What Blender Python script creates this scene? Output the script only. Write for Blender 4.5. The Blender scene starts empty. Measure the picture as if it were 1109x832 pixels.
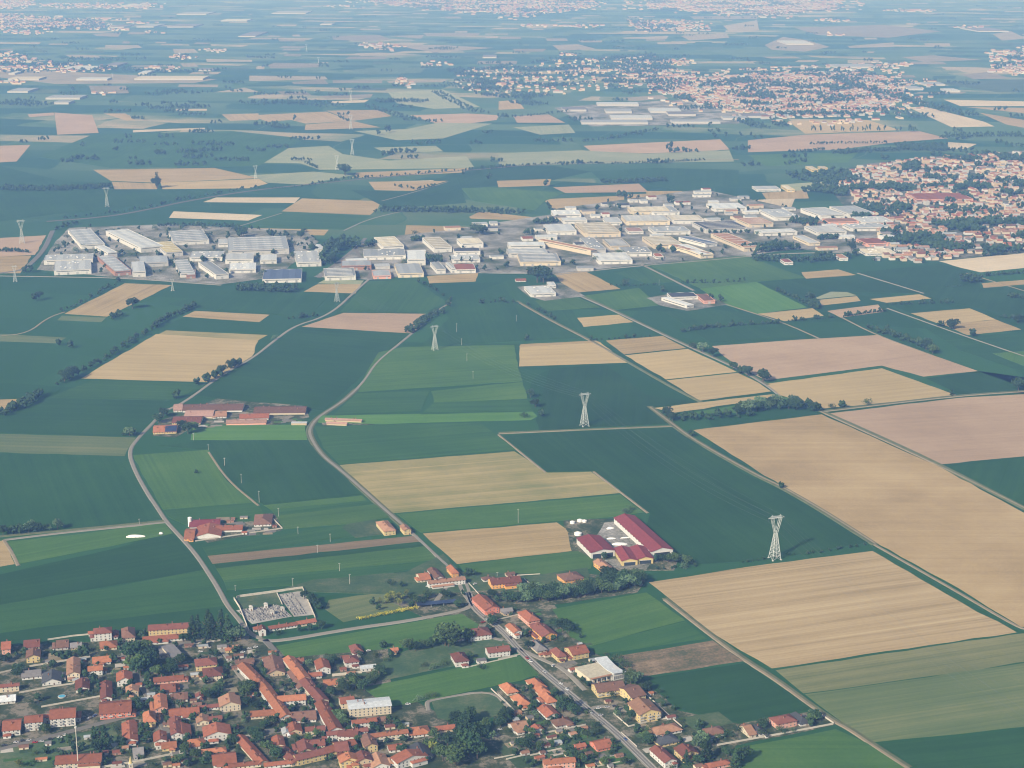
import bpy, bmesh, math, random
from mathutils import Vector, Matrix
random.seed(7)
R = math.radians
sc = bpy.context.scene
COL = sc.collection
# ------------------------------------------------------------------ camera
CAM_H, FPX, PITCH = 640.0, 1800.0, R(14.8)
K = CAM_H / 490.0
PW, PH = 1109.0, 832.0
cd = bpy.data.cameras.new('camera'); cam = bpy.data.objects.new('camera', cd); COL.objects.link(cam)
cam.location = (0, 0, CAM_H); cam.rotation_euler = (R(90) - PITCH, 0, 0)
cd.sensor_width = 36; cd.lens = 36 * FPX / PW; cd.clip_start = 1; cd.clip_end = 80000
sc.camera = cam
CT, ST = math.cos(PITCH), math.sin(PITCH)
ZOOM = dict(P=(0, 0, 1), T1=(0, 640, .23068), T2=(180, 640, .23068), T3=(360, 640, .23068), T4=(540, 640, .23068),
            T5=(720, 640, .23068), T6=(909, 640, .23068), M1=(0, 420, .2644), M2=(180, 420, .2644), M3=(400, 540, .19231),
            M4=(560, 520, .19231), M5=(540, 400, .2644), M6=(800, 400, .28852), U1=(0, 200, .2644), U2=(240, 200, .2644),
            U3=(480, 200, .2644), U4=(700, 180, .28836), U5=(860, 180, .28853), V1=(0, 0, .25248), V2=(270, 0, .25248),
            V3=(540, 0, .25248), V4=(810, 0, .26961))
def pz(z, x, y):
    a, b, s = ZOOM[z]; return a + x * s, b + y * s
def at(px, py, z=0.0):
    """where the sight line through a photo pixel meets the level z"""
    u = (px - PW / 2) / FPX; v = -(py - PH / 2) / FPX
    dy = CT + v * ST; dz = -ST + v * CT
    k = (z - CAM_H) / dz
    return Vector((u * k, dy * k, z))
def proj(p):
    dx, dy, dz = p[0], p[1], p[2] - CAM_H
    d = dy * CT - dz * ST; v = dy * ST + dz * CT
    return PW / 2 + FPX * dx / d, PH / 2 - FPX * v / d
def nums(s): 
    a = [float(t) for t in s.replace(',', ' ').split()]
    return [(a[i], a[i + 1]) for i in range(0, len(a), 2)]
def pts(z, s): return [pz(z, x, y) for x, y in nums(s)]
# ------------------------------------------------------------------ materials
MATS = {}
def nodes(name):
    m = bpy.data.materials.new(name); m.use_nodes = True
    nt = m.node_tree; b = nt.nodes['Principled BSDF']
    b.inputs['Roughness'].default_value = .9
    if 'Specular IOR Level' in b.inputs: b.inputs['Specular IOR Level'].default_value = .15
    MATS[name] = m
    return m, nt, b
def N(nt, t, **k):
    n = nt.nodes.new(t)
    for a, v in k.items(): setattr(n, a, v)
    return n
def mth(nt, op, a, b=None):
    n = N(nt, 'ShaderNodeMath', operation=op)
    for i, v in enumerate((a, b)):
        if v is None: continue
        if isinstance(v, (int, float)): n.inputs[i].default_value = v
        else: nt.links.new(v, n.inputs[i])
    return n.outputs[0]
def noise(nt, vec, scale, detail=3, rough=.55):
    n = N(nt, 'ShaderNodeTexNoise'); n.inputs['Scale'].default_value = scale
    n.inputs['Detail'].default_value = detail; n.inputs['Roughness'].default_value = rough
    if vec is not None: nt.links.new(vec, n.inputs['Vector'])
    return n.outputs['Fac']
def vmul(nt, vec, s):
    n = N(nt, 'ShaderNodeVectorMath', operation='MULTIPLY'); nt.links.new(vec, n.inputs[0]); n.inputs[1].default_value = s
    return n.outputs[0]
def ramp(nt, fac, stops):
    r = N(nt, 'ShaderNodeValToRGB'); e = r.color_ramp.elements
    while len(e) < len(stops): e.new(.5)
    for i, (p, c) in enumerate(stops): e[i].position = p; e[i].color = (*c, 1)
    nt.links.new(fac, r.inputs[0]); return r.outputs[0]
def objvec(nt):
    tc = N(nt, 'ShaderNodeTexCoord'); oi = N(nt, 'ShaderNodeObjectInfo')
    a = N(nt, 'ShaderNodeVectorMath', operation='ADD'); nt.links.new(tc.outputs['Object'], a.inputs[0])
    c = N(nt, 'ShaderNodeCombineXYZ'); m = mth(nt, 'MULTIPLY', oi.outputs['Random'], 5000.0)
    for i in range(2): nt.links.new(m, c.inputs[i])
    nt.links.new(c.outputs[0], a.inputs[1])
    return a.outputs[0], oi.outputs['Random']
def scale_col(nt, col, fac):
    fac = mth(nt, 'MULTIPLY', fac, .85)
    m = N(nt, 'ShaderNodeVectorMath', operation='SCALE'); nt.links.new(col, m.inputs[0]); nt.links.new(fac, m.inputs['Scale'])
    return m.outputs[0]
def field_mat(name, c1, c2, c3, streak=.5, patch=.5, var=.12, fine=.12, ps=.007, tram=.06):
    """crop seen from the air: long streaks along the drill rows (object X), soft patches, fine grain"""
    m, nt, b = nodes(name)
    v, rnd = objvec(nt)
    s1 = noise(nt, vmul(nt, v, (.0016, .09, 1)), 1.0, 4, .6)
    s2 = noise(nt, vmul(nt, v, (.0035, .33, 1)), 1.0, 2)
    p = noise(nt, v, ps, 5, .62)
    f = noise(nt, v, .3, 3, .7)
    t = mth(nt, 'ADD', mth(nt, 'MULTIPLY', s1, streak * .65), mth(nt, 'MULTIPLY', s2, streak * .35))
    t = mth(nt, 'ADD', t, mth(nt, 'MULTIPLY', p, patch))
    t = mth(nt, 'DIVIDE', t, streak + patch)
    t = mth(nt, 'ADD', t, mth(nt, 'MULTIPLY', mth(nt, 'SUBTRACT', f, .5), fine))
    col = ramp(nt, t, [(.37, c1), (.5, c2), (.63, c3)])
    k = mth(nt, 'ADD', mth(nt, 'MULTIPLY', rnd, 2 * var), 1 - var)
    sp = N(nt, 'ShaderNodeSeparateXYZ'); nt.links.new(v, sp.inputs[0])          # tractor tramlines, wandering a little
    yy = mth(nt, 'ADD', mth(nt, 'DIVIDE', sp.outputs[1], 23.0), mth(nt, 'MULTIPLY', noise(nt, v, .004, 2), .35))
    ln = mth(nt, 'LESS_THAN', mth(nt, 'FRACT', yy), .07)
    k = mth(nt, 'MULTIPLY', k, mth(nt, 'SUBTRACT', 1.0, mth(nt, 'MULTIPLY', ln, tram)))
    nt.links.new(scale_col(nt, col, k), b.inputs['Base Color'])
    return m
def plain_mat(name, c, var=.15, nscale=.6, amt=.25, rough=.9, spec=.15, stretch=(1, 1, 1), metal=0):
    m, nt, b = nodes(name)
    v, rnd = objvec(nt)
    f = noise(nt, vmul(nt, v, stretch), nscale, 3)
    k = mth(nt, 'ADD', mth(nt, 'MULTIPLY', rnd, 2 * var), 1 - var)
    k = mth(nt, 'MULTIPLY', k, mth(nt, 'ADD', mth(nt, 'MULTIPLY', f, 2 * amt), 1 - amt))
    rgb = N(nt, 'ShaderNodeRGB'); rgb.outputs[0].default_value = (*c, 1)
    nt.links.new(scale_col(nt, rgb.outputs[0], k), b.inputs['Base Color'])
    b.inputs['Roughness'].default_value = rough; b.inputs['Specular IOR Level'].default_value = spec; b.inputs['Metallic'].default_value = metal
    return m
def leaf_mat(name, c1, c2):
    m, nt, b = nodes(name)
    g = N(nt, 'ShaderNodeNewGeometry'); oi = N(nt, 'ShaderNodeObjectInfo')
    col = ramp(nt, g.outputs['Random Per Island'], [(.0, c1), (1., c2)])
    k = mth(nt, 'ADD', mth(nt, 'MULTIPLY', oi.outputs['Random'], .85), .65)
    nt.links.new(scale_col(nt, col, k), b.inputs['Base Color'])
    return m
# ------------------------------------------------------------------ scene graph helpers
THINGS = []            # (object, descriptor, category, px, py)
def mesh_from_bm(bm, mats):
    me = bpy.data.meshes.new('mesh'); bm.to_mesh(me); bm.free()
    for m in (mats if isinstance(mats, (list, tuple)) else [mats]): me.materials.append(MATS[m])
    return me
def link(name, data, parent=None, loc=None, rz=None, scale=None):
    o = bpy.data.objects.new(name, data); COL.objects.link(o)
    if parent is not None: o.parent = parent
    if loc is not None: o.location = loc
    if rz is not None: o.rotation_euler.z = rz
    if scale is not None: o.scale = scale
    return o
def setting(o, label, kind='structure'):
    o['kind'] = kind; o['label'] = label
    return o
def thing(name, desc, cat, loc, rz=0, group=None, data=None, fixed=False):
    o = link(name, data, None, loc, rz)
    o['category'] = cat
    if group: o['group'] = group
    if fixed: o['label'] = desc
    else:
        px, py = proj(loc); THINGS.append([o, desc, cat, px, py])
    return o
def quadbox(bm, x0, y0, z0, x1, y1, z1, mi=0, bottom=False):
    v = [bm.verts.new(p) for p in ((x0, y0, z0), (x1, y0, z0), (x1, y1, z0), (x0, y1, z0), (x0, y0, z1), (x1, y0, z1), (x1, y1, z1), (x0, y1, z1))]
    for f in ((4, 5, 6, 7), (0, 1, 5, 4), (1, 2, 6, 5), (2, 3, 7, 6), (3, 0, 4, 7)) + (((3, 2, 1, 0),) if bottom else ()):
        bm.faces.new([v[i] for i in f]).material_index = mi
def beam(bm, a, b, t, mi=0):
    a, b = Vector(a), Vector(b); d = (b - a).normalized()
    u = d.cross(Vector((0, 0, 1)))
    if u.length < 1e-3: u = Vector((1, 0, 0))
    u.normalize(); w = d.cross(u)
    h = t / 2
    r = [[bm.verts.new(p + u * sx * h + w * sy * h) for sx, sy in ((-1, -1), (1, -1), (1, 1), (-1, 1))] for p in (a, b)]
    for i in range(4):
        bm.faces.new((r[0][i], r[0][(i + 1) % 4], r[1][(i + 1) % 4], r[1][i])).material_index = mi
    bm.faces.new(r[0][::-1]); bm.faces.new(r[1])
def prism(bm, ring, z0, z1, mi=0):
    a = sum(ring[i][0] * ring[(i + 1) % len(ring)][1] - ring[(i + 1) % len(ring)][0] * ring[i][1] for i in range(len(ring)))
    if a < 0: ring = ring[::-1]
    lo = [bm.verts.new((x, y, z0)) for x, y in ring]; hi = [bm.verts.new((x, y, z1)) for x, y in ring]
    bm.faces.new(hi).material_index = mi
    n = len(ring)
    for i in range(n): bm.faces.new((lo[i], lo[(i + 1) % n], hi[(i + 1) % n], hi[i])).material_index = mi
def cyl(bm, x, y, z0, z1, r0, r1=None, n=8, mi=0):
    r1 = r0 if r1 is None else r1
    lo = [bm.verts.new((x + r0 * math.cos(2 * math.pi * i / n), y + r0 * math.sin(2 * math.pi * i / n), z0)) for i in range(n)]
    hi = [bm.verts.new((x + r1 * math.cos(2 * math.pi * i / n), y + r1 * math.sin(2 * math.pi * i / n), z1)) for i in range(n)]
    for i in range(n): bm.faces.new((lo[i], lo[(i + 1) % n], hi[(i + 1) % n], hi[i])).material_index = mi
    bm.faces.new(hi).material_index = mi
def inpoly(x, y, poly):
    c = False; n = len(poly)
    for i in range(n):
        x1, y1 = poly[i]; x2, y2 = poly[i - 1]
        if (y1 > y) != (y2 > y) and x < (x2 - x1) * (y - y1) / (y2 - y1) + x1: c = not c
    return c
# ------------------------------------------------------------------ the palette
field_mat('maize', (.014, .060, .018), (.021, .076, .023), (.030, .094, .028), .6, .6, .14, .18)
field_mat('maize_mid', (.024, .082, .022), (.036, .106, .028), (.052, .130, .034), .7, .5, .08, .16)
field_mat('meadow', (.044, .112, .026), (.062, .142, .032), (.092, .175, .042), .8, .7, .1, .2)
field_mat('meadow_bright', (.064, .165, .034), (.084, .200, .042), (.11, .23, .052), .7, .6, .08, .18)
field_mat('lawn', (.04, .085, .036), (.062, .11, .048), (.12, .14, .075), .3, .9, .15, .35, .03)
field_mat('olive', (.085, .13, .05), (.12, .16, .065), (.18, .20, .09), 1., .5, .08, .1)
field_mat('olive_tan', (.15, .18, .06), (.30, .26, .11), (.42, .34, .16), 1., .9, .05, .08)
field_mat('tan', (.30, .22, .10), (.39, .29, .14), (.47, .355, .185), 1.1, .6, .08, .16)
field_mat('yellow', (.38, .29, .14), (.45, .345, .17), (.52, .40, .205), 1.1, .5, .06, .14)
field_mat('wheat', (.325, .235, .115), (.41, .298, .150), (.48, .36, .19), .7, 1.3, .03, .22)
field_mat('stubble', (.31, .23, .115), (.42, .315, .17), (.51, .395, .225), 1.6, .4, .03, .16)
field_mat('pink', (.36, .255, .165), (.42, .30, .195), (.48, .35, .235), .8, 1., .06, .2)
field_mat('olive_dry', (.11, .14, .055), (.17, .185, .08), (.24, .235, .11), 1.2, .6, .04, .16)
field_mat('hazed_tan', (.22, .205, .14), (.29, .255, .18), (.36, .31, .22), .8, .8, .25, .1)  # muted distant crops: haze softening put into this colour and the next
field_mat('hazed_green', (.05, .10, .05), (.08, .13, .07), (.12, .17, .09), .8, .8, .25, .1)
field_mat('gravel_ground', (.26, .25, .23), (.36, .34, .31), (.46, .44, .40), .1, 1., .05, .3, .03, 0)
field_mat('brown', (.16, .13, .075), (.22, .165, .10), (.30, .22, .14), 1., .6, .08, .15)
field_mat('weedy', (.07, .09, .04), (.19, .145, .085), (.32, .235, .15), .7, 1., .05, .4, .03)
field_mat('pale', (.24, .28, .17), (.30, .33, .20), (.38, .38, .24), .8, .6, .08, .1)
field_mat('pale_tan', (.48, .40, .28), (.56, .47, .33), (.64, .54, .40), .8, .6, .08, .1)
field_mat('garden', (.030, .055, .022), (.066, .085, .04), (.25, .22, .17), .01, 1., .1, .5, .045)
field_mat('townland', (.03, .07, .035), (.09, .11, .07), (.26, .24, .21), .01, 1., .1, .5, .02)
field_mat('yard', (.07, .10, .05), (.22, .215, .185), (.38, .37, .35), .01, 1., .05, .5, .014)
plain_mat('asphalt', (.185, .175, .155), .06, .15, .18)
plain_mat('concrete_road', (.27, .25, .21), .06, .1, .15)
plain_mat('dirt', (.27, .225, .15), .06, .12, .3)
plain_mat('verge', (.13, .15, .075), .15, .12, .45)
plain_mat('paint', (.75, .75, .72), .02, 1, .1)
plain_mat('gravel', (.45, .42, .37), .08, .2, .25)
plain_mat('water', (.02, .05, .06), 0, 1, .1, rough=.15, spec=.5)
for n_, c_ in dict(white=(.60, .60, .58), cream=(.60, .53, .40), yellow=(.58, .46, .22), pink=(.66, .36, .28), salmon=(.62, .22, .15), orange=(.70, .36, .11),
                  beige=(.55, .48, .37), tan=(.50, .40, .27), grey=(.45, .45, .44), brick=(.34, .19, .14)).items():
    plain_mat('wall_' + n_, c_, .08, .35, .12)
for n_, c_ in dict(red=(.285, .105, .060), orange=(.36, .145, .075), brownred=(.19, .074, .054), brown=(.185, .102, .074), tan=(.34, .19, .12), grey=(.20, .19, .19),
                  dark=(.075, .08, .09), white=(.52, .55, .57), metal=(.33, .355, .375), straw=(.62, .53, .27), crimson=(.21, .05, .055), blue=(.09, .12, .19), cream=(.56, .51, .39), pinkish=(.37, .23, .185)).items():
    plain_mat('roof_' + n_, c_, .24, .35, .36, stretch=(1, 1, 1), rough=.85)
plain_mat('solar', (.03, .045, .10), .05, 1., .15, rough=.35, spec=.5)
plain_mat('glass', (.035, .045, .055), .3, 1, .1, rough=.2, spec=.5)
plain_mat('frame', (.62, .60, .56), .1, 1, .1)
plain_mat('wood', (.16, .09, .05), .2, 1, .2)
plain_mat('stone', (.42, .40, .37), .2, .8, .3)
plain_mat('boundary', (.55, .51, .44), .1, .3, .25)
plain_mat('steel', (.52, .56, .55), .03, .4, .06, rough=.5, spec=.4)
plain_mat('cable', (.16, .19, .19), 0, 1, .05)
plain_mat('tarp', (.80, .80, .78), .05, .5, .12)
plain_mat('bark', (.11, .085, .06), .15, 1, .2)
plain_mat('rubber', (.02, .02, .02), 0, 1, .1)
for n_, c_ in dict(silver=(.5, .5, .5), black=(.03, .03, .035), red=(.4, .03, .03), white=(.75, .75, .74), blue=(.05, .10, .28)).items():
    plain_mat('car_' + n_, c_, 0, 1, .05, rough=.3, spec=.5)
leaf_mat('leaf_green', (.028, .058, .020), (.080, .128, .042))
leaf_mat('leaf_dark', (.014, .040, .018), (.042, .080, .032))
leaf_mat('leaf_pale', (.055, .105, .055), (.11, .17, .085))
leaf_mat('leaf_yellow', (.10, .14, .03), (.24, .25, .05))
leaf_mat('leaf_bloom', (.42, .38, .03), (.68, .58, .06))
plain_mat('brownish', (.14, .125, .11), .06, .15, .3)
HAZE_COL, HAZE_D, HAZE_G, SKY, SUN, EXPOSURE = (.24, .47, 1, 1), 1.02e-4, 0.0, .10, 5.0, .40; DENOISE = True
# ------------------------------------------------------------------ the ground
def ground_material():
    """a mosaic of strip fields: dark maize round the village, a wider mixture of crops farther off"""
    m, nt, b = nodes('plain')
    tc = N(nt, 'ShaderNodeTexCoord'); v = tc.outputs['Object']
    wob = N(nt, 'ShaderNodeTexNoise'); wob.inputs['Scale'].default_value = .0011; wob.inputs['Detail'].default_value = 3; nt.links.new(v, wob.inputs['Vector'])
    d = vmul(nt, wob.outputs['Color'], (420, 420, 0)); ad = N(nt, 'ShaderNodeVectorMath', operation='ADD'); nt.links.new(v, ad.inputs[0]); nt.links.new(d, ad.inputs[1])
    def bricks(w, h, rot, off):
        mp = N(nt, 'ShaderNodeMapping'); nt.links.new(ad.outputs[0], mp.inputs[0]); mp.inputs['Rotation'].default_value = (0, 0, R(rot)); mp.inputs['Location'].default_value = (off, off, 0)
        k = N(nt, 'ShaderNodeTexBrick'); nt.links.new(mp.outputs[0], k.inputs['Vector'])
        k.inputs['Scale'].default_value = 1; k.inputs['Brick Width'].default_value = w; k.inputs['Row Height'].default_value = h; k.inputs['Mortar Size'].default_value = 2.5; k.inputs['Mortar Smooth'].default_value = .3
        k.offset = .37; k.offset_frequency = 2; k.squash = 1.7; k.squash_frequency = 3
        k.inputs['Color1'].default_value = (0, 0, 0, 1); k.inputs['Color2'].default_value = (1, 1, 1, 1); k.inputs['Mortar'].default_value = (.6, .6, .6, 1)
        sp = N(nt, 'ShaderNodeSeparateColor'); nt.links.new(k.outputs['Color'], sp.inputs[0]); return sp.outputs[0]
    b1 = bricks(430, 210, 11, 0); b2 = bricks(760, 520, -8, 900)
    p = noise(nt, v, .0009, 3, .6); f = noise(nt, v, .02, 4, .65)
    t = mth(nt, 'ADD', mth(nt, 'MULTIPLY', b1, .62), mth(nt, 'MULTIPLY', b2, .20))
    t = mth(nt, 'ADD', t, mth(nt, 'MULTIPLY', mth(nt, 'SUBTRACT', p, .5), .75)); t = mth(nt, 'ADD', t, mth(nt, 'MULTIPLY', mth(nt, 'SUBTRACT', f, .5), .10)); t = mth(nt, 'ADD', t, .06)
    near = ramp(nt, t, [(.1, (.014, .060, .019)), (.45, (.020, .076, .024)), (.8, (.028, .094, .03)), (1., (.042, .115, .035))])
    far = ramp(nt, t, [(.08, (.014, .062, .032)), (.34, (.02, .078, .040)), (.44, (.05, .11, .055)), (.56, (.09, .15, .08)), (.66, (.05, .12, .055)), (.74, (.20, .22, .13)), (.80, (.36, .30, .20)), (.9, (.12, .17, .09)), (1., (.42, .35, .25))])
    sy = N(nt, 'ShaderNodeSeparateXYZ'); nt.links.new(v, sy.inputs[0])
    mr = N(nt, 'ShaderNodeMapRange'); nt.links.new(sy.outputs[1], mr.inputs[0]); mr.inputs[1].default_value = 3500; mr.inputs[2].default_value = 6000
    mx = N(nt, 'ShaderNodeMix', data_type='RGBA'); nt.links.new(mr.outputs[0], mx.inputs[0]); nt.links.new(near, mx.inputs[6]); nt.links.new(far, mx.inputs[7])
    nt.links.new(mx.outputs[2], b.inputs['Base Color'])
ground_material()
bm = bmesh.new()
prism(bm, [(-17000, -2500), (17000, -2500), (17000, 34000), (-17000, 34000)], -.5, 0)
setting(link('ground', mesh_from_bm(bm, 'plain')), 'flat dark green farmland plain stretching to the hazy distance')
# ------------------------------------------------------------------ fields
FN = dict(maize='maize_field', maize_mid='maize_field', meadow='meadow', meadow_bright='meadow', lawn='lawn', olive='stubble_field', olive_dry='stubble_field', olive_tan='mown_field',
          tan='wheat_field', yellow='wheat_field', wheat='wheat_field', stubble='stubble_field', pink='bare_field', brown='fallow_field', weedy='fallow_field',
          pale='pale_meadow', pale_tan='stubble_field', garden='garden_ground', hazed_tan='stubble_field', hazed_green='pale_meadow', gravel_ground='cemetery_ground', townland='town_ground', yard='paved_yard')
FD = dict(maize='dark green maize field', maize_mid='green maize field', meadow='fresh green meadow', meadow_bright='bright green meadow', lawn='rough grass plot',
          olive='olive green stubble field', olive_dry='dry olive green stubble field', olive_tan='mottled olive and tan mown field', tan='tan wheat field', yellow='golden yellow wheat field', wheat='large brownish wheat field',
          stubble='pale streaked stubble field', pink='pinkish bare soil field', brown='dull brown fallow strip', weedy='weedy brown fallow field', pale='pale grey green meadow',
          pale_tan='pale sandy stubble field', garden='ground of gardens and yards', hazed_tan='hazy tan field strip', hazed_green='hazy pale green field', gravel_ground='pale gravel of the cemetery', townland='ground of the built-up area', yard='pale paved yard ground')
FIELDS = []; nfield = 0; fr = random.Random(61)
def widen(poly):
    """carry the fields on past the edge of the photograph along their own borders"""
    n = len(poly); out = []
    edge = lambda p: 1 if p[0] >= 1108 else -1 if p[0] <= 1 else 0
    for i, (x, y) in enumerate(poly):
        e = edge((x, y))
        if not e or y < 60: out.append((x, y)); continue
        nb = [q for q in (poly[i - 1], poly[(i + 1) % n]) if not edge(q) and abs(q[0] - x) > 12]
        d = 190; k = max(-.45, min(.75, (y - nb[0][1]) / (x - nb[0][0]))) if nb else 0
        out.append((x + e * d, max(55, y + k * e * d)))
    return out
def field(mat, poly, level=0, grow=0.0):
    """one crop standing a little proud of the plain, drilled along its longest edge"""
    global nfield
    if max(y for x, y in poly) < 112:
        mat = {'tan': 'hazed_tan', 'pale_tan': 'hazed_tan', 'pink': 'hazed_tan', 'yellow': 'hazed_tan', 'pale': 'hazed_green', 'meadow': 'hazed_green', 'yard': 'hazed_tan', 'olive': 'hazed_green'}.get(mat, mat)  # far crops swapped to muted tones, haze's loss of contrast painted in
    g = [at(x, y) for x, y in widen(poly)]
    cx = sum(p.x for p in g) / len(g); cy = sum(p.y for p in g) / len(g)
    best = max(range(len(g)), key=lambda i: (g[i] - g[i - 1]).length * (abs((g[i] - g[i - 1]).normalized().x) ** 3 if mat in ('wheat', 'pink', 'yellow') else 1))
    d = g[best] - g[best - 1]; a = math.atan2(d.y, d.x)
    c, s = math.cos(-a), math.sin(-a)
    ring = []
    for p in g:
        x, y = p.x - cx, p.y - cy
        ring.append((x * c - y * s, x * s + y * c))
    nfield += 1
    z = .06 + .20 * level + .004 * (nfield % 40)
    near = max(y for x, y in poly) > 270
    if near:                       # slightly ragged edges and a worn headland
        out = []
        for i in range(len(ring)):
            e0, e1 = Vector(ring[i]), Vector(ring[(i + 1) % len(ring)]); n = max(1, int((e1 - e0).length / 22)); t = (e1 - e0).normalized()
            for j in range(n):
                q = e0 + (e1 - e0) * (j / n)
                if j: q += Vector((-t.y, t.x)) * fr.gauss(0, .7)
                out.append((q.x, q.y))
        ring = out
    bm = bmesh.new(); prism(bm, ring, -.3, z)
    if near and mat not in ('garden', 'townland', 'yard', 'lawn'):
        top = max(bm.faces, key=lambda f: f.calc_center_median().z)
        r_ = bmesh.ops.inset_region(bm, faces=[top], thickness=fr.uniform(1.2, 3.2), use_even_offset=False)
        for f in r_['faces']: f.material_index = 1
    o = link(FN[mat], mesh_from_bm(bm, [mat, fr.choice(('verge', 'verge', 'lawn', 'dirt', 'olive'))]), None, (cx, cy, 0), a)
    o['kind'] = 'structure'
    px = sum(x for x, y in poly) / len(poly); py = sum(y for x, y in poly) / len(poly)
    THINGS.append([o, FD[mat], None, px, py]); FIELDS.append((poly, mat))
    return o
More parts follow.
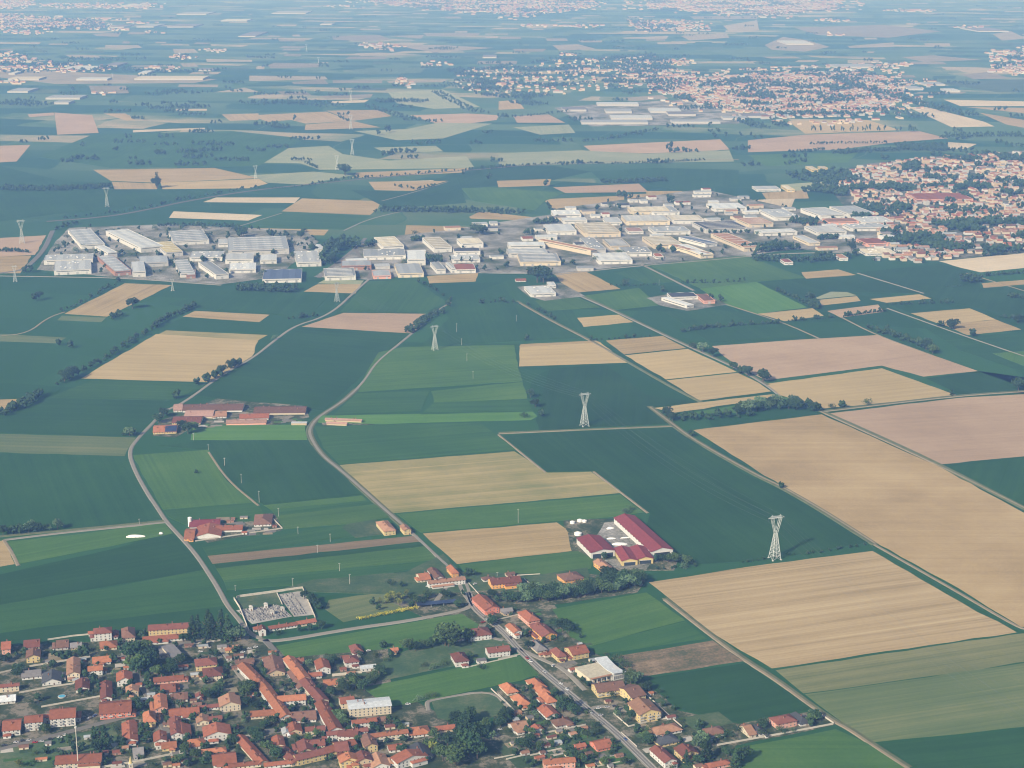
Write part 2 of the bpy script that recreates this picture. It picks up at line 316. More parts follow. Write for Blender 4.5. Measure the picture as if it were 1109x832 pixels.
FT = '''
P maize 0,686 90,673 200,660 246,656 258,664 262,690 160,690 0,700
P maize_mid 0,655 100,640 222,617 240,652 246,656 0,685
P maize 0,622 100,600 186,578 222,617 0,655
P meadow 8,587 100,577 178,566 187,578 120,592 20,611
P tan 0,586 5,586 16,611 0,614
P maize 0,491 134,494 160,540 178,562 90,573 0,581
P olive 0,470 147,474 135,494 0,490
P maize 0,445 27,441 48,431 180,434 162,456 148,473 0,469
P tan 0,433 24,432 16,441 0,444
P maize_mid 52,431 100,412 230,416 182,434
M1 meadow 545,277 855,255 935,375 1045,470 668,500 600,380
M1 maize_mid 672,502 1050,470 1100,545 760,562 690,530
M2 maize -35,240 165,215 575,215 640,285 720,345 800,440 400,480 250,385 175,255
M2 meadow_bright 105,155 568,152 578,214 100,214
M2 meadow 400,482 800,442 822,462 430,500
M2 maize_mid 430,500 822,462 850,478 450,525
M2 meadow 450,525 855,478 925,530 740,560 480,580
M2 maize_mid 150,655 735,562 775,610 170,688
M2 brown 170,690 1030,606 1042,630 190,722
M2 maize 195,725 1045,632 1060,650 205,742
M2 meadow 205,742 1062,650 1110,705 235,790
M2 maize_mid 235,790 1112,706 1130,725 700,800 250,830
M2 lawn 740,560 860,540 905,600 775,615 720,575
P olive_tan 368,504 557,489 593,512 640,511 672,534 424,556 400,536
P meadow 430,557 672,536 697,555 664,560 608,564 456,577
P tan 458,578 603,566 616,575 626,596 495,611
P meadow 497,612 626,597 642,606 640,616 560,628 512,630
P maize_mid 340,462 520,458 560,487 368,503 350,485
M2 meadow_bright 635,115 1040,108 1072,135 1060,142 880,150 620,142
P meadow 410,382 437,376 557,374 561,397 566,413 388,425 396,405
P maize_mid 386,426 466,423 455,446 362,449
P meadow 467,424 566,414 571,432 470,436
P maize_mid 470,436 571,433 577,445 458,447
P meadow_bright 350,452 456,449 577,446 582,451 575,455 460,458 345,458
P maize 580,455 595,400 656,395 700,428 757,436 706,441 727,459 628,464 584,467
P maize 545,472 628,467 728,463 800,510 850,533 940,588 833,607 745,612 700,570 704,556 644,510 592,511
P wheat 751,466 890,449 1020,507 1112,557 1112,679 1106,679 1038,637 948,588 848,527
P stubble 703,631 833,611 945,597 1040,652 1101,685 836,724 772,686
P olive 872,752 960,740 1112,718 1112,787 1040,795 946,804 905,777
P olive_dry 840,726 1112,685 1112,717 960,739 870,751
P maize 951,806 1109,789 1112,840 1010,840
P meadow 790,812 905,790 960,815 990,840 800,840
P maize 1020,506 1112,496 1112,552
P pink 897,448 1040,431 1112,427 1112,494 1017,503
P yellow 829,416 895,407 955,399 1036,428 960,436 889,443 845,428
P pink 771,375 865,368 950,363 1002,382 1059,402 1000,408 955,396 830,412 798,397
P maize 1003,410 1060,402 1112,421 1112,424 1040,427
P tan 656,369 718,364 743,377 676,384
P yellow 677,385 745,378 786,397 798,403 721,411
P yellow 722,412 799,404 822,415 835,424 758,434
P yellow 708,442 757,436 838,427 842,430 806,436 731,447
P meadow 735,449 806,438 846,430 868,433 800,447
P yellow 563,376 650,371 679,393 562,397
P tan 564,373 645,369 651,371 562,376
P tan 600,294 628,291 672,313 625,317 606,305
P meadow 629,321 692,312 713,331 665,336
P meadow 579,326 623,321 650,333 592,337
P yellow 603,346 670,341 686,349 613,356
P maize_mid 690,291 760,283 790,303 700,307 666,296
P maize 480,330 560,300 598,305 640,366 556,370 455,376 486,345
P maize_mid 399,305 448,303 485,328 460,338 368,338
P pink 327,354 372,339 461,340 444,361
P maize 300,370 325,355 444,362 428,374 395,405 350,445 205,428 245,405
P yellow 169,362 280,366 273,386 228,414 88,410
P olive_tan 180,358 290,363 279,369 172,362
P tan 198,343 211,337 292,341 281,349
P tan 135,307 186,309 116,343 70,340
P olive 67,342 115,344 110,349 62,347
P olive 0,362 72,366 60,372 0,370
P maize 180,330 250,312 360,316 330,348 295,340 212,335
P tan 329,316 344,308 391,308 385,318
P pale 344,307 352,303 394,304 391,308
P maize 720,338 758,333 820,341 850,350 870,365 770,372
P meadow 703,287 807,277 872,301 824,305 760,313
P meadow_bright 758,313 818,305 874,333 821,340 787,331
P yellow 821,340 880,334 892,342 850,348
P tan 868,295 908,292 927,298 873,302
P pink 896,337 951,330 957,338 910,344
P yellow 886,325 928,321 932,326 890,331
P pale 864,318 913,315 928,320 885,324
P yellow 942,324 1004,318 1014,323 960,328
P yellow 978,340 1050,334 1078,346 1022,352
P tan 1022,352 1078,346 1106,357 1047,363
P pale_tan 1017,283 1112,274 1112,290 1062,295 1040,290
P tan 1063,307 1112,303 1112,308 1065,312
P maize 824,307 872,302 930,298 1000,318 900,316 880,324 850,320
P maize 930,295 1018,286 1060,297 1062,312 1112,310 1112,345 1050,332 1015,326
P maize 962,330 1050,364 1110,360 1112,380 1105,402 1040,380
P meadow 1075,383 1112,380 1112,398
P tan 440,244 512,246 505,257 438,256
P tan 305,229 327,215 413,218 409,226 401,233
P pale_tan 234,214 325,214 319,220 220,219
P pale_tan 183,236 188,229 284,233 269,239
P maize_mid 275,240 305,230 402,234 372,249 270,246
P tan 269,247 356,249 351,255 269,254
P pale_tan 406,205 412,197 484,195 459,206
P tan 462,299 518,296 515,305 465,307
P tan 508,235 520,229 583,236 580,239 510,237
P tan 588,216 676,212 676,225 600,227
P pink 599,203 692,199 702,208 612,209
P tan 676,211 744,208 762,217 690,228
P tan 538,196 597,194 595,201 540,203
P pale_tan 807,217 861,215 856,227 810,229
P tan 825,209 873,206 876,215 830,216
P tan 700,207 738,207 762,218 700,224
P pink 0,258 50,255 38,276 0,278
P tan 0,278 34,277 22,296 0,296
P tan 101,184 232,182 280,193 172,198 120,196
P tan 121,197 172,199 170,205 124,205
P yellow 174,198 280,194 290,199 270,204 176,205
P pink 59,122 100,125 107,144 62,146
P pink 30,124 58,122 59,125 32,127
P pink 0,158 33,157 18,175 0,176
P tan 96,93 136,93 140,101 100,102
P tan 187,53 210,53 215,57 189,58
P pale_tan 223,64 273,65 273,67 224,67
P pale_tan 144,141 222,138.5 222,140 144,143.5
P tan 240,124 280,123 280,130 249,131
P tan 232,100 265,95 282,100
P pale_tan 134,17 153,17 153,19 134,19
P tan 114,49 150,49 154,52 114,52
P pale_tan 100,37 132,35 128,40 104,39
P pale_tan 190,118 224,118 224,120 191,120
P tan 112,123 136,123 146,130 138,131
P tan 270,125 353,121 381,131 331,134 315,130 290,132
P tan 331,135 381,131 412,138 330,141
P tan 353,120 411,119 424,126 382,131
P tan 290,71 297,68 346,69 346,73 293,74
P tan 270,82 352,83 355,86 270,88
P tan 316,89 351,86 356,91 318,91
P pale_tan 360,87 414,87 414,90 361,90
P pale_tan 419,88 485,86 480,89 421,90
P tan 360,39 411,38 424,43 396,45 361,43
P pale_tan 419,39 460,38 456,42
P pale_tan 458,36 520,36 517,39 462,39
P tan 427,48 480,49 535,52 472,57 447,53
P pale_tan 384,58 411,57 457,59 391,61
P tan 346,104 404,102 401,106 353,107
P pale_tan 357,110 400,108 395,111 360,112
P pale 270,176 305,161 356,158 371,167 422,174 505,169 514,182 346,184 325,177
P pale 405,160 472,158 480,164 419,166
P tan 381,193 386,187 510,182 502,187 400,192
P tan 399,197 485,196 447,207 406,206
P pink 444,125 505,123 540,125 538,130 500,135 470,133
P pale 384,142 440,140 474,133 533,134 480,150 430,152
P pale 378,76 400,74 462,73 455,79 400,81
P pale 420,100 480,97 520,116 470,118 430,112
P pink 632,158 780,151 790,162 700,166 640,164
P pale 540,166 630,163 700,167 790,163 795,175 616,178 540,180
P pale 556,138 616,135 623,144 585,146
P pink 556,126 594,124 612,133 560,133
P yellow 674,106 717,103 724,107 682,110
P tan 540,110 560,108 568,118 540,119
P tan 737,39 787,36 790,41 747,44
P tan 598,49 626,48 645,53 606,55
P pale_tan 578,27 604,26 606,29 580,29
P pale_tan 626,44 652,44 652,46 630,46
P pale_tan 712,46 742,45 744,48 712,48
P pale_tan 674,41 724,39 722,42 676,42
P pale_tan 555,53 592,53 588,56 558,56
P pale_tan 783,28 820,22 822,33 790,34
P pale_tan 747,18 820,17 820,21 752,21
P yellow 853,131 939,130 975,141 872,145
P pink 810,152 872,146 995,142 1027,150 972,154 907,162 810,165
P pale_tan 1026,154 1058,156 1047,161 1028,162
P pale_tan 983,116 1004,116 1066,132 1077,137 1031,138
P tan 1060,122 1109,130 1112,139 1090,135
P pale_tan 1022,108 1109,110 1109,115 1040,115
P tan 1045,116 1112,117 1112,123
P pale_tan 918,50 968,46 968,51 920,52
P pale_tan 1001,47 1029,47 1029,50 1002,50
P pale_tan 828,49 848,40 875,44 899,51 872,56 836,54
P pink 860,30 955,27 1020,34 962,41 885,38
P tan 1042,81 1070,78 1096,85 1054,86
P meadow 1006,89 1112,86 1112,100 1080,100
P pink 1075,37 1095,34 1112,42 1085,44
P pale_tan 976,62 1010,60 1065,65 1000,67
P meadow 810,168 880,166 930,165 918,176 830,180
P pale 845,200 890,197 912,205 860,208
P maize 640,186 710,182 800,184 800,200 740,207 690,198 652,197
P maize 380,206 440,208 500,183 540,178 600,180 640,186 600,195 500,205 505,220 420,226
P meadow 500,204 530,203 612,209 590,218 580,228 512,218
P maize_mid 100,146 250,142 330,150 280,180 120,182 40,170
P maize 0,180 110,206 240,206 160,222 60,232 0,240
P pale 270,190 340,186 382,190 330,200 290,198
P lawn 0,813 60,800 122,786 133,806 72,818 56,832 0,840
P garden 0,700 160,692 262,690 300,700 382,690 420,700 425,745 470,770 500,790 560,812 600,832 620,845 0,845
P garden 470,640 520,640 560,632 640,622 700,628 690,642 600,655 640,705 692,733 735,770 800,784 884,770 905,785 796,808 810,845 560,845 530,800 540,740 590,742 560,700 505,690 440,660 420,650
P yard 700,323 735,317 768,320 788,330 745,337 715,331
P yard 560,311 608,307 634,321 590,326 572,321
P garden 225,588 205,572 270,556 300,556 305,575 258,582
P garden 175,455 235,432 330,440 335,452 300,460 212,461 190,474 165,472
P garden 345,452 380,450 410,454 405,460 350,461
P garden 610,562 665,562 700,590 735,605 730,618 660,618 620,600
P yard 655,566 668,566 698,592 690,603 660,600 645,582
P yard 655,607 690,603 705,610 700,617 668,616
T2 gravel_ground 330,92 520,60 592,120 404,156
T2 gravel_ground 524,18 640,0 696,112 600,122
P lawn 480,600 500,620 590,622 636,615 640,630 560,640 520,640 440,645 300,640 340,628 440,620
P meadow 299,700 380,686 500,665 519,677 512,692 430,702 310,713
P lawn 412,718 440,705 515,690 545,693 560,706 490,722 410,738
P meadow 392,745 490,725 558,711 583,730 565,737 470,757 422,766
P lawn 467,759 532,749 554,771 530,778 498,783 474,778
P meadow 540,716 563,711 584,731 545,741
P meadow 598,660 700,642 742,672 640,700 618,690
P maize_mid 625,702 742,673 766,692 650,708 632,708
P weedy 662,712 772,694 806,716 690,734
P maize 692,736 808,718 882,768 800,783 736,768 715,750
P lawn 736,778 778,771 794,783 755,793
P lawn 558,801 635,788 660,802 575,818
P lawn 633,808 680,802 690,825 650,832
P lawn 540,812 552,806 570,820 650,800 655,812 600,830 560,832
P lawn 255,648 300,642 305,655 262,660
P olive 356,650 388,645 440,640 450,656 400,668 372,674 352,660
P yard 40,292 60,262 75,247 180,243 330,250 345,262 300,300 240,308 130,301
P yard 340,300 405,258 480,250 600,232 604,226 760,205 860,226 930,236 985,258 985,273 905,273 860,270 800,279 690,287 600,297 520,296 460,298 400,303
P townland 900,187 935,178 990,172 1112,163 1112,274 1010,283 975,276 955,262 925,238 905,212
P townland 690,76 760,84 850,78 930,75 985,92 970,118 930,126 850,130 800,124 740,110 700,96
P townland 485,76 560,70 600,64 700,58 740,72 690,92 620,104 550,108 500,100
P yard 600,117 660,112 740,108 810,124 800,134 720,136 640,137
P townland 380,0 560,0 560,15 500,14 440,8
P townland 540,0 640,0 650,8 560,20 540,16
P townland 680,22 760,24 772,34 690,35
P townland 0,16 110,23 118,31 0,32
P townland 0,55 60,68 125,72 128,78 0,80
P yard 0,84 110,80 235,86 210,90 60,91
P townland 810,0 912,0 912,10 840,18 700,12 700,0
P townland 1072,57 1112,55 1112,83 1075,78
'''
for ln in FT.strip().splitlines():
    z, mat, r = ln.split(' ', 2)
    if mat == 'townland' and max(q[1] for q in pts(z, r)) < 140: FIELDS.append((pts(z, r), mat)); continue
    field(mat, pts(z, r), 1 if mat in ('lawn', 'meadow', 'weedy', 'yard') or z[0] == 'M' else 0)
# slivers of other crops too far away to trace one by one
rr = random.Random(11)
for i in range(520):
    y = 3 + 98 * rr.random() ** 1.4; x = rr.uniform(-10, 1115)
    w = rr.uniform(5, 38) * (.5 + y / 90); h = rr.uniform(.7, 2.4) * (.5 + y / 70)
    k = rr.uniform(-.9, .9) * w * .25
    mat = rr.choice(['maize', 'maize_mid', 'meadow', 'pale', 'pale_tan', 'pale_tan', 'maize', 'olive', 'meadow', 'pale', 'pale_tan', 'pale_tan', 'tan', 'yard'])
    cand = [(x - w / 2, y + rr.uniform(-.3, .3)), (x + w / 2, y + rr.uniform(-.3, .3)), (x + w / 2 + k, y + h), (x - w / 2 + k, y + h)]
    if any(inpoly(cx, cy, p) for p, mm in FIELDS for cx, cy in cand + [(x, y + h / 2)]): continue
    field(mat, cand)
# ------------------------------------------------------------------ roads, tracks and ditches
def ribbon(name, mat, poly, width, label, z=.42, bulge=None, kind='structure'):
    poly = list(poly)
    for i, j in ((0, 1), (-1, -2)):          # roads run on beyond the photograph
        (x, y), (u, v) = poly[i], poly[j]
        if x >= 1106 or x <= 3 or y >= 832:
            L = math.hypot(x - u, y - v); q = (x + (x - u) / L * 190, y + (y - v) / L * 190)
            if y > 60: poly.insert(0, q) if i == 0 else poly.append(q)
    g = [at(x, y) for x, y in poly]
    # smooth the corners a little
    for _ in range(2):
        n = [g[0]]
        for i in range(len(g) - 1):
            n += [g[i] * .75 + g[i + 1] * .25, g[i] * .25 + g[i + 1] * .75]
        g = n + [g[-1]]
    bm = bmesh.new(); rows = []
    for i, p in enumerate(g):
        a = g[max(i - 1, 0)]; b = g[min(i + 1, len(g) - 1)]
        d = (b - a).normalized(); s = Vector((-d.y, d.x, 0)) * width / 2
        e = s.normalized() * 1.2
        rows.append([bm.verts.new((q.x, q.y, zz)) for q, zz in ((p + s + e, -.1), (p + s, z), (p - s, z), (p - s - e, -.1))])
    for a, b in zip(rows, rows[1:]):
        for j in range(3): bm.faces.new((a[j], a[j + 1], b[j + 1], b[j]))
    bmesh.ops.recalc_face_normals(bm, faces=bm.faces)
    o = link(name, mesh_from_bm(bm, mat)); setting(o, label, kind)
    return g
RT = '''
verge 8 grass_verge|M2 780,5 720,60 620,122 585,165 590,205 640,280 720,340 830,440 930,530 1000,590|rough grass verge beside the lane through the middle fields|.36
verge 5 grass_verge|T5 0,34 230,214 380,324 510,404 700,544 790,604 867,644 990,728 1150,830|rough grass verge beside the diagonal farm track|.36
verge 8 grass_verge|M5 618,152 720,232 800,290 1059,437 1150,478 1320,575 1545,720|grassy edge of the track past the last pylon|.36
verge 8 grass_verge|P 889,445 955,474 1019,504 1120,556|grassy edge between the wheat and the pinkish field|.36
verge 5 grass_verge|P 892,445 960,437 1037,428 1115,423|grassy edge before the pinkish bare field|.36
verge 7 grass_verge|P 540,469 630,465.5 729,461.5|grassy edge below the second pylon|.36
verge 5 grass_verge|P 560,326 599,348 639,368 678,391 730,421 760,436|grassy edge beside the golden fields|.36
verge 5 grass_verge|P 0,581 66,575 180,564|grassy edge beside the white lane|.36
verge 5 grass_verge|P 628,319 665,336 719,362 760,381 800,399 832,417|grassy edge of the diagonal track by the lone trees|.36
concrete_road 3.6 road|P 176,446 167,457 150,474 139,489 146,510 160,535 171,551 180,565 196,582 212,600 226,621 238,640 246,656 258,670 270,686 283,692|narrow grey road curving past the farm on the left
concrete_road 4 lane|P 180,566 120,572 60,578 4,585|straight pale lane leading off to the left edge
dirt 2.6 track|P 4,585 14,600 20,613|short dirt track beside the tan corner field
concrete_road 5 road|P 281,693 300,695 380,681 440,673 503,661 511,655|pale road from the cemetery to the junction
concrete_road 3.6 lane|P 399,303 391,310 380,320 364,335 346,345 319,353 297,369 274,388 240,406 200,436 176,446|winding pale lane up to the industrial estate
concrete_road 3.2 lane|P 488,328 467,340 449,359 428,376 407,393 395,412 386,422 370,436 344,452 335,464 336,474 349,494 370,510 399,536 426,560 446,577 485,614 499,623 507,636 511,654|long pale country lane through the middle fields
asphalt 5.6 road|P 507,642 512,657 526,670 545,684 563,705 588,728 616,751 646,776 671,797 706,832 730,855|grey main road through the houses at the bottom
dirt 2.6 track|T5 0,42 230,222 380,332 510,412 700,552 790,612 867,652 990,736 1150,840|pale diagonal farm track beside the streaked stubble field
dirt 2.6 track|P 947,590 1037,641 1103,680 1115,682|dirt track along the corner of the large wheat field
dirt 2.2 track|M5 620,155 720,230 800,290 1059,435 1150,475 1320,572 1545,715|dirt track along the left side of the large wheat field
dirt 2 track|P 540,470 628,466 728,462|dusty track crossing under the second pylon
dirt 2 track|P 889,446 1019,505 1115,553|dirt track between the large wheat field and the pinkish field
dirt 2 track|P 892,446 1037,429 1115,424|dirt track along the top of the pinkish bare field
dirt 2 track|P 540,471 591,512|dirt track at the stepped edge of the mown field
dirt 2 track|P 643,511 702,556|dirt track behind the crimson barns
concrete_road 2.6 track|P 624,319 665,337 719,363 760,382 800,400 830,417 846,430|diagonal pale track past the lone round trees
dirt 2.2 track|P 562,328 599,349 639,369 678,391|field track left of the golden square field
concrete_road 4.5 lane|P 694,286 722,300 752,315|short pale lane to the farm with long sheds
dirt 2.2 track|P 787,330 850,350 888,367|dirt track beyond the long pinkish field
concrete_road 3.5 track|P 929,296 1001,318|pale track behind the right hand fields
concrete_road 2.6 track|P 961,334 1033,360 1115,388|pale track at the right beside the lone tree
dirt 2.2 track|P 912,344 949,363 1010,385|dirt track beside the bushes at right
dirt 2.2 track|P 1047,296 1112,316|dirt track at the far right fields
asphalt 7 road|P 399,302 404,290 396,285 383,270 397,262|estate road between the two groups of halls
asphalt 7 road|P 345,301 383,271 396,258|estate road beside the big tree clump
asphalt 9 road|P 57,250 48,271 32,287 24,293 0,296|grey road at the left end of the estate
concrete_road 4 lane|P 0,299 60,300 130,301 240,309|lane along the front of the left halls
concrete_road 6 lane|P 600,298 690,288 760,283 860,273 985,275|lane along the front of the right halls
asphalt 10 railway|P 50,240 116,235 161,227 201,218 280,205 384,195 447,189 515,184 560,180|railway line running behind the industrial estate
dirt 8 track|P 540,181 616,177 720,173 800,173|distant track beyond the railway
concrete_road 2.6 track|P 305,231 250,248 240,250|pale track among the fields behind the halls
concrete_road 3 track|P 413,218 450,208 485,197|pale track behind the estate trees
concrete_road 3 track|P 372,250 400,237 440,228|pale track beside the tree clump
dirt 2.2 track|P 0,364 30,361 52,344 70,338|dirt track at the far left
asphalt 5.5 street|P 131,700 143,723 159,751 175,783 188,806 196,840|village street between the red roofs
asphalt 5.5 street|P 0,812 62,796 115,782 157,771|village street with parked cars
asphalt 5.5 street|P 287,693 305,714 318,739 334,757 351,783 366,806 380,832|street between the two long rows of houses
asphalt 5 street|P 180,699 240,692 270,690|street before the yellow apartment block
concrete_road 4 lane|P 240,703 252,720 262,735 272,742|lane beside the orange kiosk
concrete_road 4 lane|P 512,692 520,688 545,694|drive of the white villa
concrete_road 2.6 track|P 464,770 462,760 470,758 532,747 552,768|pale path round the rough grass plot
concrete_road 4 lane|P 634,770 650,764 680,770|forecourt drive before the orange tiled flats
concrete_road 4 lane|P 563,703 590,716 610,724 634,748|forecourt before the building site
concrete_road 4 lane|P 470,655 480,640 490,630|drive before the long arcaded farmhouse
dirt 2.2 track|P 226,490 246,520 280,548|worn line between the meadow and the maize
concrete_road 4 lane|P 512,655 500,640 497,630|short drive at the junction
'''
for ln in RT.strip().splitlines():
    a = ln.split('|'); mat, w, nm = a[0].split(); z, r = a[1].split(' ', 1)
    if nm == 'railway': mat = 'brownish'
    poly = pts(z, r); g = ribbon(nm, mat, poly, float(w), a[2], float(a[3]) if len(a) > 3 else .48)
    if a[2].startswith('grey main road'):
        MAIN = g
def offset(g, d, z):
    out = []
    for i, p in enumerate(g):
        a = g[max(i - 1, 0)]; b = g[min(i + 1, len(g) - 1)]; t = (b - a).normalized()
        out.append(Vector((p.x - t.y * d, p.y + t.x * d, z)))
    return out
bm = bmesh.new()
for d, wd in ((-2.5, .12), (2.5, .12), (0, .1)):
    a = offset(MAIN, d - wd, .485); b = offset(MAIN, d + wd, .485)
    va = [bm.verts.new(p) for p in a]; vb = [bm.verts.new(p) for p in b]
    for i in range(len(a) - 1): bm.faces.new((va[i], va[i + 1], vb[i + 1], vb[i]))
bmesh.ops.recalc_face_normals(bm, faces=bm.faces)
setting(link('road_markings', mesh_from_bm(bm, 'paint')), 'white lane markings on the main road')
for sgn in (1, -1):
    a = offset(MAIN, sgn * 2.95, 0); b = offset(MAIN, sgn * 3.8, 0)
    bm = bmesh.new(); rows = []
    for p, q in zip(a, b):
        rows.append([bm.verts.new(v) for v in ((p.x, p.y, 0), (p.x, p.y, .6), (q.x, q.y, .6), (q.x, q.y, 0))])
    for r0, r1 in zip(rows, rows[1:]):
        for j in range(3): bm.faces.new((r0[j], r0[j + 1], r1[j + 1], r1[j]))
    bmesh.ops.recalc_face_normals(bm, faces=bm.faces)
    setting(link('pavement', mesh_from_bm(bm, 'concrete_road')), 'kerbed pavement on the %s side of the main road' % ('town' if sgn < 0 else 'field'))
# ------------------------------------------------------------------ small shared building parts
def unit(fn, mats):
    bm = bmesh.new(); fn(bm); return mesh_from_bm(bm, mats)
def _win(bm):   # unit window in the XZ plane, facing -Y, 1 m wide, 1.4 m high
    quadbox(bm, -.5, -.05, 0, .5, .02, 1.4, 0)
    quadbox(bm, -.6, -.09, -.1, .6, .02, -.003, 1, True)
    quadbox(bm, -.6, -.07, 1.403, .6, .02, 1.5, 1, True)
    quadbox(bm, -.6, -.07, 0, -.503, .02, 1.4, 1); quadbox(bm, .503, -.07, 0, .6, .02, 1.4, 1)
    quadbox(bm, -.03, -.07, 0, .03, -.055, 1.4, 1)
WIN = unit(_win, ['glass', 'frame'])
def _door(bm):
    quadbox(bm, -.55, -.06, 0, .55, .02, 2.1, 0)
    quadbox(bm, -.65, -.09, 0, -.553, .02, 2.2, 1); quadbox(bm, .553, -.09, 0, .65, .02, 2.2, 1); quadbox(bm, -.55, -.09, 2.103, .55, .02, 2.2, 1, True)
DOOR = unit(_door, ['wood', 'frame'])
def _gate(bm):
    quadbox(bm, -1.5, -.08, 0, 1.5, .02, 3, 0)
    for i in range(5): quadbox(bm, -1.5, -.11, .5 * i + .25, 1.5, -.083, .5 * i + .33, 1, True)
GATE = unit(_gate, ['roof_metal', 'frame'])
def _chim(bm):
    quadbox(bm, -.35, -.45, -1.2, .35, .45, 1.1, 0); quadbox(bm, -.5, -.6, 1.103, .5, .6, 1.25, 1, True)
    quadbox(bm, -.3, -.4, 1.253, .3, .4, 1.6, 0); quadbox(bm, -.45, -.55, 1.603, .45, .55, 1.7, 1, True)
CHIM = unit(_chim, ['wall_brick', 'roof_brownred'])
def _balc(bm):
    quadbox(bm, -1.8, -1.2, 0, 1.8, -.003, .16, 0, True)
    for x0, y0, x1, y1 in ((-1.8, -1.2, 1.8, -1.12), (-1.8, -1.115, -1.72, -.003), (1.72, -1.115, 1.8, -.003)): quadbox(bm, x0, y0, .163, x1, y1, 1.05, 1)
BALC = unit(_balc, ['wall_white', 'wall_grey'])
def _sky(bm): quadbox(bm, -.5, -.5, 0, .5, .5, .25, 0); 
SKYL = unit(_sky, ['tarp'])
def gable_shell(bm, W, D, h, rh, ov=.75, th=.25):
    """roof with its ridge along X, eaves at h, thickness th; overhangs ov"""
    k = rh / (D / 2)
    ye = D / 2 + ov; ze = h - k * ov; xe = W / 2 + ov
    top = [(-ye, ze + th), (0, h + rh + th), (ye, ze + th)]; bot = [(-ye, ze), (0, h + rh), (ye, ze)]
    vs = {}
    for x in (-xe, xe):
        vs[x] = ([bm.verts.new((x, y, z)) for y, z in top], [bm.verts.new((x, y, z)) for y, z in bot])
    a, b = vs[-xe], vs[xe]
    for i in range(2):
        bm.faces.new((a[0][i], b[0][i], b[0][i + 1], a[0][i + 1])); bm.faces.new((a[1][i], a[1][i + 1], b[1][i + 1], b[1][i]))
        for s in (a, b): bm.faces.new((s[0][i], s[0][i + 1], s[1][i + 1], s[1][i]))
    for i in (0, 2): bm.faces.new((a[0][i], a[1][i], b[1][i], b[0][i]))
    bmesh.ops.recalc_face_normals(bm, faces=bm.faces)
def hip_shell(bm, W, D, h, rh, ov=.8, th=.22):
    ze = h - rh / (min(W, D) / 2) * ov
    xe, ye = W / 2 + ov, D / 2 + ov
    rx = max(W - D, 0) / 2; ry = max(D - W, 0) / 2
    lo = [bm.verts.new(p) for p in ((-xe, -ye, ze), (xe, -ye, ze), (xe, ye, ze), (-xe, ye, ze))]
    hi = [bm.verts.new(p) for p in ((-xe, -ye, ze + th), (xe, -ye, ze + th), (xe, ye, ze + th), (-xe, ye, ze + th))]
    bm.faces.new(lo[::-1])
    for i in range(4): bm.faces.new((lo[i], lo[(i + 1) % 4], hi[(i + 1) % 4], hi[i]))
    if W >= D:
        r = [bm.verts.new((-rx, 0, h + rh + th)), bm.verts.new((rx, 0, h + rh + th))] if rx > .3 else [bm.verts.new((0, 0, h + rh + th))] * 2
        fs = [(hi[0], hi[1], r[1], r[0]), (hi[1], hi[2], r[1]), (hi[2], hi[3], r[0], r[1]), (hi[3], hi[0], r[0])]
    else:
        r = [bm.verts.new((0, -ry, h + rh + th)), bm.verts.new((0, ry, h + rh + th))] if ry > .3 else [bm.verts.new((0, 0, h + rh + th))] * 2
        fs = [(hi[0], hi[1], r[0]), (hi[1], hi[2], r[1], r[0]), (hi[2], hi[3], r[1]), (hi[3], hi[0], r[0], r[1])]
    for f in fs:
        q = []
        for v in f:
            if v not in q: q.append(v)
        bm.faces.new(q)
    bmesh.ops.recalc_face_normals(bm, faces=bm.faces)
def gable_walls(bm, W, D, h, rh):
    """box with its gable ends on +-X"""
    x, y = W / 2, D / 2
    L = [bm.verts.new(p) for p in ((-x, -y, -.3), (-x, y, -.3), (-x, y, h), (-x, 0, h + rh), (-x, -y, h))]
    Q = [bm.verts.new(p) for p in ((x, -y, -.3), (x, y, -.3), (x, y, h), (x, 0, h + rh), (x, -y, h))]
    bm.faces.new(L[::-1]); bm.faces.new(Q)
    for i in range(5): bm.faces.new((L[i], L[(i + 1) % 5], Q[(i + 1) % 5], Q[i]))
    bmesh.ops.recalc_face_normals(bm, faces=bm.faces)
WORD = dict(white='white', cream='cream', yellow='yellow', pink='pink', salmon='salmon red', orange='orange', beige='beige', tan='tan', grey='grey', brick='brick')
RWORD = dict(red='red', orange='orange', brownred='dark red', brown='brown', tan='light brown', grey='grey', dark='dark grey', white='white', metal='metal', straw='straw yellow', crimson='crimson', blue='blue', cream='cream', pinkish='faded pink')
hr = random.Random(5)
FOOT = []     # footprints (x, y, radius)
BOXES = []    # (x, y, rot, W, D)
